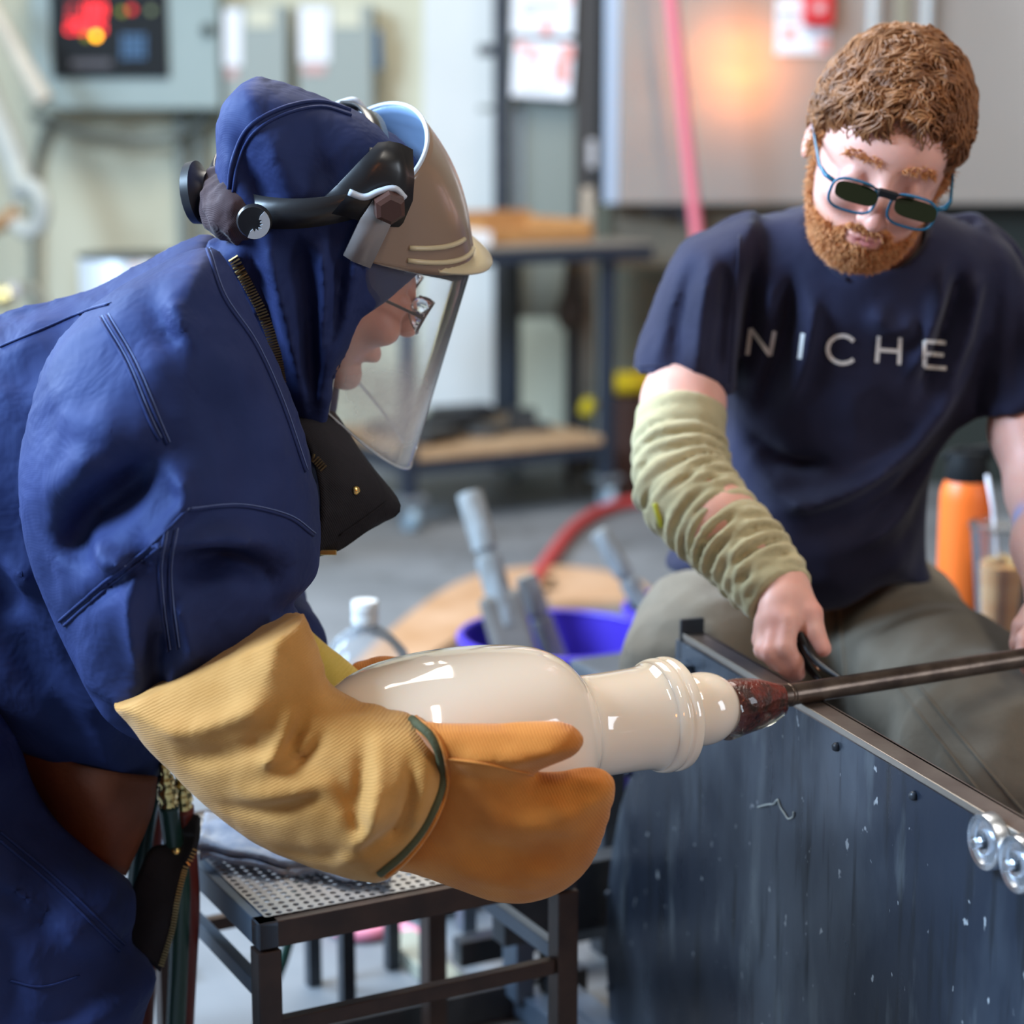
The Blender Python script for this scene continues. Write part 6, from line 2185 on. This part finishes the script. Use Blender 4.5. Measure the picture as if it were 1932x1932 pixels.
# ---- glasses with flipped-up dark clip-ons
m_teal = mat('teal_acetate', (0.01, 0.11, 0.20), 0.25)
m_dark = mat('dark_green_lens', (0.006, 0.010, 0.003), 0.05, spec=0.9)
gm = MB()
for s in (-1, 1):
    pts = []
    for a in np.linspace(0, 2 * math.pi, 33):
        ca, sa = math.cos(a), math.sin(a)
        k = 1.0 / (abs(ca) ** 3.2 + abs(sa) ** 3.2) ** (1 / 3.2)
        pts.append(G(0.121 - 0.06 * (abs(s * 0.033 + 0.027 * ca * k)) ** 1.0 * 0.12, s * 0.0345 + 0.0265 * ca * k, -0.010 + 0.0190 * sa * k))
    gm.tube(pts, 0.0017, 8)
    gm.tube([G(0.118, s * 0.060, 0.000), G(0.110, s * 0.070, 0.001), G(0.09, s * 0.0775, 0.002), G(0.03, s * 0.083, 0.004), G(-0.015, s * 0.086, 0.004), G(-0.03, s * 0.085, -0.012)], [0.0028, 0.0030, 0.0022, 0.0018, 0.0018, 0.0018], 8)
gm.tube([G(0.120, -0.010, -0.002), G(0.123, 0, 0.001), G(0.120, 0.010, -0.002)], 0.0017, 8)
glas = gm.build('glasses', m_teal, man, smooth=True)
for s in (-1, 1):
    sq = lambda c_, s_, e_: 1.0 / (abs(c_) ** e_ + abs(s_) ** e_) ** (1 / e_)
    ring_a = [(math.cos(a), math.sin(a)) for a in np.linspace(0, 2 * math.pi, 29)[:-1]]
    MB().prism([G(0.119, s * 0.0345 + 0.0255 * c_ * sq(c_, s_, 3.2), -0.010 + 0.0182 * s_ * sq(c_, s_, 3.2)) for c_, s_ in ring_a], F2 * 0.001).build('lens', m_lens, glas)
    # clip-on lens, hinged at the top and tilted forward
    vd = (F2 * 0.78 - U2 * 0.58)
    vd /= np.linalg.norm(vd)
    hc_ = G(0.126, s * 0.0345, 0.008)
    MB().prism([hc_ + R2 * (0.0245 * c_ * sq(c_, s_, 3.4)) + vd * (0.0125 + 0.0122 * s_ * sq(c_, s_, 3.4)) for c_, s_ in ring_a], np.cross(R2, vd) * 0.0014).build('clip_on_lens', m_dark, glas)
MB().box(G(0.130, 0, 0.007), (0.011, 0.004, 0.004), (R2, F2, U2), 0.001).tube([G(0.128, -0.03, 0.010), G(0.130, 0, 0.009), G(0.128, 0.03, 0.010)], 0.0013, 6).build('clip_hinge', m_black, glas)

# ---- t-shirt
YB = 2.66
sh_pl = Poly2D([(1512, 382), (1440, 402), (1345, 432), (1320, 480), (1345, 580), (1372, 740), (1364, 850), (1335, 960), (1295, 1030), (1266, 1092), (1330, 1112), (1450, 1116), (1560, 1108), (1650, 1122), (1790, 1148), (1768, 1080), (1760, 960), (1775, 860), (1832, 775), (1862, 650), (1890, 520), (1880, 462), (1830, 430), (1770, 405), (1700, 372), (1600, 362)], YB, pad=0.2)
sh_pl.foldmap([
    ([(1395, 470), (1388, 600), (1376, 730)], 10, -0.0540), ([(1425, 520), (1420, 630), (1402, 730)], 13, 0.0338), ([(1465, 500), (1462, 600), (1440, 690), (1420, 760)], 13, -0.0338),
    ([(1500, 540), (1490, 640), (1460, 760)], 14, 0.0237), ([(1790, 690), (1700, 820), (1560, 905), (1440, 940)], 18, 0.0405), ([(1800, 770), (1720, 880), (1590, 960), (1480, 990)], 15, -0.0438),
    ([(1790, 830), (1710, 930), (1600, 1000), (1500, 1030)], 15, 0.0372), ([(1760, 940), (1650, 1030), (1520, 1075)], 16, -0.0338), ([(1400, 800), (1460, 850), (1540, 860)], 16, -0.0338),
    ([(1390, 830), (1440, 900), (1500, 930)], 12, 0.0270), ([(1770, 480), (1745, 600), (1700, 740)], 14, -0.0304), ([(1800, 500), (1785, 610), (1750, 730)], 12, 0.0270), ([(1740, 470), (1715, 580), (1680, 690)], 12, 0.0203),
    ([(1845, 520), (1838, 640), (1826, 760)], 9, -0.0473), ([(1370, 960), (1330, 1030), (1290, 1085)], 14, 0.0237), ([(1600, 560), (1640, 600), (1690, 590)], 18, 0.0168), ([(1380, 1060), (1500, 1090), (1620, 1090)], 12, -0.0270)])
sl_pl = Poly2D([(1420, 405), (1345, 430), (1292, 455), (1252, 518), (1222, 600), (1198, 672), (1192, 730), (1240, 740), (1310, 760), (1375, 775), (1392, 650), (1410, 540), (1425, 460)], 2.58, pad=0.12)
sl_pl.foldmap([([(1330, 470), (1310, 570), (1300, 690)], 11, 0.0137), ([(1300, 480), (1275, 580), (1262, 690)], 10, -0.0137), ([(1270, 520), (1245, 600), (1228, 680)], 9, 0.0117), ([(1360, 480), (1350, 580), (1340, 700)], 10, -0.0156), ([(1385, 500), (1375, 600), (1365, 710)], 9, 0.0117)])
sr_pl = Poly2D([(1830, 412), (1890, 455), (1930, 520), (1975, 620), (2020, 730), (2030, 800), (1932, 800), (1860, 815), (1836, 790), (1832, 680), (1826, 540)], 2.62, pad=0.12)
sr_pl.foldmap([([(1880, 500), (1890, 600), (1885, 740)], 13, -0.008), ([(1910, 540), (1920, 640), (1915, 750)], 13, 0.007)])
zc_ = P(1600, 700, YB)[2]


def hemcut(Q, a, b, y):
    A, B = V(*P(*a, y)), V(*P(*b, y))
    e = B - A
    n = math.hypot(e[0], e[2])
    return ((Q[:, 0] - A[0]) * e[2] - (Q[:, 2] - A[2]) * e[0]) / n


def F_shirt(Q):
    f = inflate(Q, sh_pl, YB, 0.135, 0.12, 0.19, gz=-0.30, c=(0, zc_), fold=True, power=2.2)
    bell = ell(Q, P(1530, 1010, 2.66), (0.12, 0.10, 0.10))
    f = smin(f, bell, 0.06)
    # neck hole
    nk = V(*P(1632, 470, 2.55))
    a = inflate(Q, sl_pl, 2.57, 0.080, 0.08, 0.06, fold=True)
    a = smax(a, hemcut(Q, (1195, 702), (1372, 742), 2.52), 0.003)
    b = inflate(Q, sr_pl, 2.61, 0.080, 0.08, 0.06, fold=True)
    b = smax(b, hemcut(Q, (1838, 792), (1990, 748), 2.58), 0.003)
    f = smin(f, a, 0.045)
    f = smin(f, b, 0.045)
    w = (Q - V(*P(1636, 430, 2.55)))
    hole = ell(Q, P(1634, 432, 2.545), (0.078, 0.085, 0.060))
    f = smax(f, -hole, 0.006)
    return f - 0.0035 * (1 - 2.2 * np.abs(wob(Q * np.array((1.5, 1.0, 0.6)), 17, 7.0))) - 0.0012 * (1 - 2 * np.abs(wob(Q, 42, 2.0)))


shirt = body('t_shirt', F_shirt, (0.08, 2.36, 0.50), (0.76, 2.92, 1.30), 0.0058, m_shirt, man, it=2)
sbv = bvh_of(shirt)
seam(shirt, sbv, [(1520, 392), (1535, 450), (1562, 500), (1600, 528)], 0.0028, m_shirt, 'collar_rib')
seam(shirt, sbv, [(1395, 445), (1388, 560), (1376, 720)], 0.0014, m_shirt)
seam(shirt, sbv, [(1198, 690), (1260, 690), (1320, 705), (1372, 728)], 0.0012, m_shirt, 'hem')

# printed word on the chest
m_print = mat('white_print', (0.82, 0.80, 0.78), 0.6)


def stroke(pts, w):
    """polyline of pixel points -> quads of half width w px"""
    out = []
    for a, b in zip(pts[:-1], pts[1:]):
        a, b = V(*a), V(*b)
        n = max(1, int(np.linalg.norm(b - a) / 4))
        d = (b - a) / np.linalg.norm(b - a)
        s = V(-d[1], d[0]) * w
        for i in range(n):
            p0, p1 = a + (b - a) * i / n, a + (b - a) * (i + 1) / n
            out.append((p0 - s, p1 - s, p1 + s, p0 + s))
    return out


arc_c = [(1612 - 2, 644), (1603, 637), (1590, 633), (1576, 636), (1565, 645), (1561, 658), (1564, 671), (1573, 681), (1587, 686), (1601, 684), (1610, 678)]
letters = {'N': [[(1410, 670), (1416, 620)], [(1416, 620), (1453, 671)], [(1453, 671), (1461, 625)]], 'I': [[(1508, 677), (1514, 629)]], 'C': [arc_c],
           'H': [[(1654, 684), (1658, 634)], [(1696, 688), (1698, 637)], [(1656, 660), (1697, 663)]], 'E': [[(1744, 692), (1744, 643)], [(1744, 644), (1784, 647)], [(1744, 667), (1780, 670)], [(1744, 692), (1785, 695)]]}
for ch, sts in letters.items():
    vs, fs = [], []
    for s_ in sts:
        for q in stroke(s_, 3.9):
            pts = [hit(sbv, *p_) for p_ in q]
            if any(p_[0] is None for p_ in pts):
                continue
            b0 = len(vs)
            vs += [p_[0] + V(0, -1, 0.1) * 0.0016 for p_ in pts]
            fs.append((b0, b0 + 1, b0 + 2, b0 + 3))
    if vs:
        put('printed_letter', vs, fs, m_print, shirt, smooth=False)

# ---- knitted arm guard
ag = [(*P(1286, 772, 2.487), 0.0555), (*P(1282, 850, 2.455), 0.0575), (*P(1298, 930, 2.415), 0.0585), (*P(1385, 1022, 2.345), 0.0505), (*P(1474, 1128, 2.272), 0.0415)]
agp = smooth_path([V(*q) for q in ag], 10)
agP = np.array(agp)
seglen = np.concatenate([[0], np.cumsum(np.linalg.norm(np.diff(agP[:, :3], axis=0), axis=1))])


def F_guard(Q):
    best = np.full(len(Q), 1e9)
    tt = np.zeros(len(Q))
    for i in range(len(agP) - 1):
        a, b = agP[i, :3], agP[i + 1, :3]
        e = b - a
        t = np.clip(((Q - a) @ e) / (e @ e), 0, 1)
        d = np.sqrt(((Q - a - t[:, None] * e) ** 2).sum(1)) - (agP[i, 3] + (agP[i + 1, 3] - agP[i, 3]) * t)
        m = d < best
        best = np.where(m, d, best)
        tt = np.where(m, seglen[i] + t * (seglen[i + 1] - seglen[i]), tt)
    s = tt + 0.010 * wob(Q, 26, 3.3) + 0.25 * (Q[:, 0] - 0.2)* 0.3
    L_ = seglen[-1]
    x = s / 0.0225 * 2 * math.pi
    ring_ = (np.abs(np.sin(x / 2)) ** 0.7) * 0.0150 - 0.0075
    ring_ = ring_ * np.clip((tt - 0.03) / 0.03, 0.15, 1) * np.clip((L_ - tt) / 0.03, 0.25, 1) * (0.75 + 0.4 * wob(Q, 30, 9.0))
    f = best - ring_ - 0.001 * wob(Q, 80, 2.0)
    a0, a1 = agP[0, :3], agP[1, :3]
    d0 = (a0 - a1) / np.linalg.norm(a0 - a1)
    f = smax(f, (Q - a0) @ d0, 0.004)
    b0, b1 = agP[-1, :3], agP[-2, :3]
    d1 = (b0 - b1) / np.linalg.norm(b0 - b1)
    f = smax(f, (Q - b0) @ d1, 0.004)
    return f


guard = body('arm_guard', F_guard, agP[:, :3].min(0) - 0.09, agP[:, :3].max(0) + 0.09, 0.0036, m_knit, man, it=1)
gbv = bvh_of(guard)
seam(guard, gbv, [(1236, 950), (1243, 975), (1248, 992)], 0.0035, mat('yellow_green_tag', (0.55, 0.55, 0.05), 0.7), 'tag')

# ---- trousers
leg_r = [(*P(1425, 1195, 2.82), 0.120), (*P(1330, 1228, 2.64), 0.100), (*P(1312, 1262, 2.56), 0.088), (P(1330, 1700, 2.62)[0], 2.62, 0.30, 0.070), (P(1330, 1700, 2.66)[0], 2.66, 0.08, 0.060)]
leg_l = [(*P(1640, 1215, 2.82), 0.130), (*P(1790, 1330, 2.52), 0.112), (*P(1870, 1425, 2.32), 0.098), (P(1900, 1700, 2.36)[0], 2.38, 0.30, 0.075), (P(1900, 1700, 2.40)[0], 2.42, 0.08, 0.062)]


def F_trou(Q):
    f = smin(chain(Q, leg_r, 0.03), chain(Q, leg_l, 0.03), 0.05)
    f = smin(f, ell(Q, P(1530, 1150, 2.84), (0.20, 0.15, 0.12)), 0.05)
    x = Q[:, 0] * 55 + Q[:, 1] * 40
    f = f - 0.006 * (1 - 2.2 * np.abs(wob(Q, 14, 2.0))) - 0.0025 * (1 - 2 * np.abs(wob(Q, 40, 4.0)))
    return f


trou = body('trousers', F_trou, (0.02, 2.16, -0.005), (0.86, 3.02, 0.72), 0.0085, m_trouser, man, it=2)
tbv = bvh_of(trou)
seam(trou, tbv, [(1572, 1110), (1582, 1160), (1592, 1240), (1598, 1300)], 0.0035, m_trouser)
seam(trou, tbv, [(1690, 1290), (1760, 1380), (1830, 1470), (1880, 1540)], 0.002, m_trouser)
seam(trou, tbv, [(1730, 1290), (1800, 1375), (1870, 1460), (1930, 1530)], 0.002, m_trouser)
for q in (leg_r[-1], leg_l[-1]):
    x_, y_ = q[0], q[1]
    body('boot', lambda Q: smax(smin(ell(Q, (x_ - 0.01, y_ - 0.06, 0.03), (0.05, 0.15, 0.055)), cap(Q, (x_, y_, 0.03), (x_, y_, 0.13), 0.052, 0.05), 0.04), -Q[:, 2] + 0.001, 0.004),
         (x_ - 0.12, y_ - 0.26, -0.02), (x_ + 0.1, y_ + 0.12, 0.24), 0.009, mat('black_leather', (0.02, 0.018, 0.016), 0.5), man)

# ---- jacks held in the right hand
jk = thing('jacks', 'black iron jacks held by the seated person against the blowpipe', 'tongs', P(1592, 1287, 2.175))
m_jack = mat('black_iron', (0.02, 0.02, 0.022), 0.35, metal=0.6)
for (a, b, c_) in (((1506, 1186, 2.232), (1532, 1240, 2.200), (1594, 1286, 2.148)), ((1500, 1200, 2.245), (1520, 1252, 2.23), (1550, 1288, 2.20))):
    pth = smooth_path([V(*P(*a)), V(*P(*b)), V(*P(*c_))], 6)
    MB().tube(pth, list(np.linspace(0.0075, 0.0032, len(pth))), 6).build('blade', m_jack, jk, smooth=True)
MB().tube(smooth_path([V(*P(1506, 1190, 2.238)), V(*P(1502, 1150, 2.27)), V(*P(1490, 1120, 2.31)), V(*P(1478, 1150, 2.31)), V(*P(1498, 1202, 2.25))], 6), 0.005, 8).build('spring_bow', m_jack, jk, smooth=True)
MB().tube([V(*P(1528, 1238, 2.212)), V(*P(1548, 1262, 2.198))], 0.0035, 6).build('copper_insert', mat('copper', (0.55, 0.22, 0.10), 0.35, metal=0.9), jk)
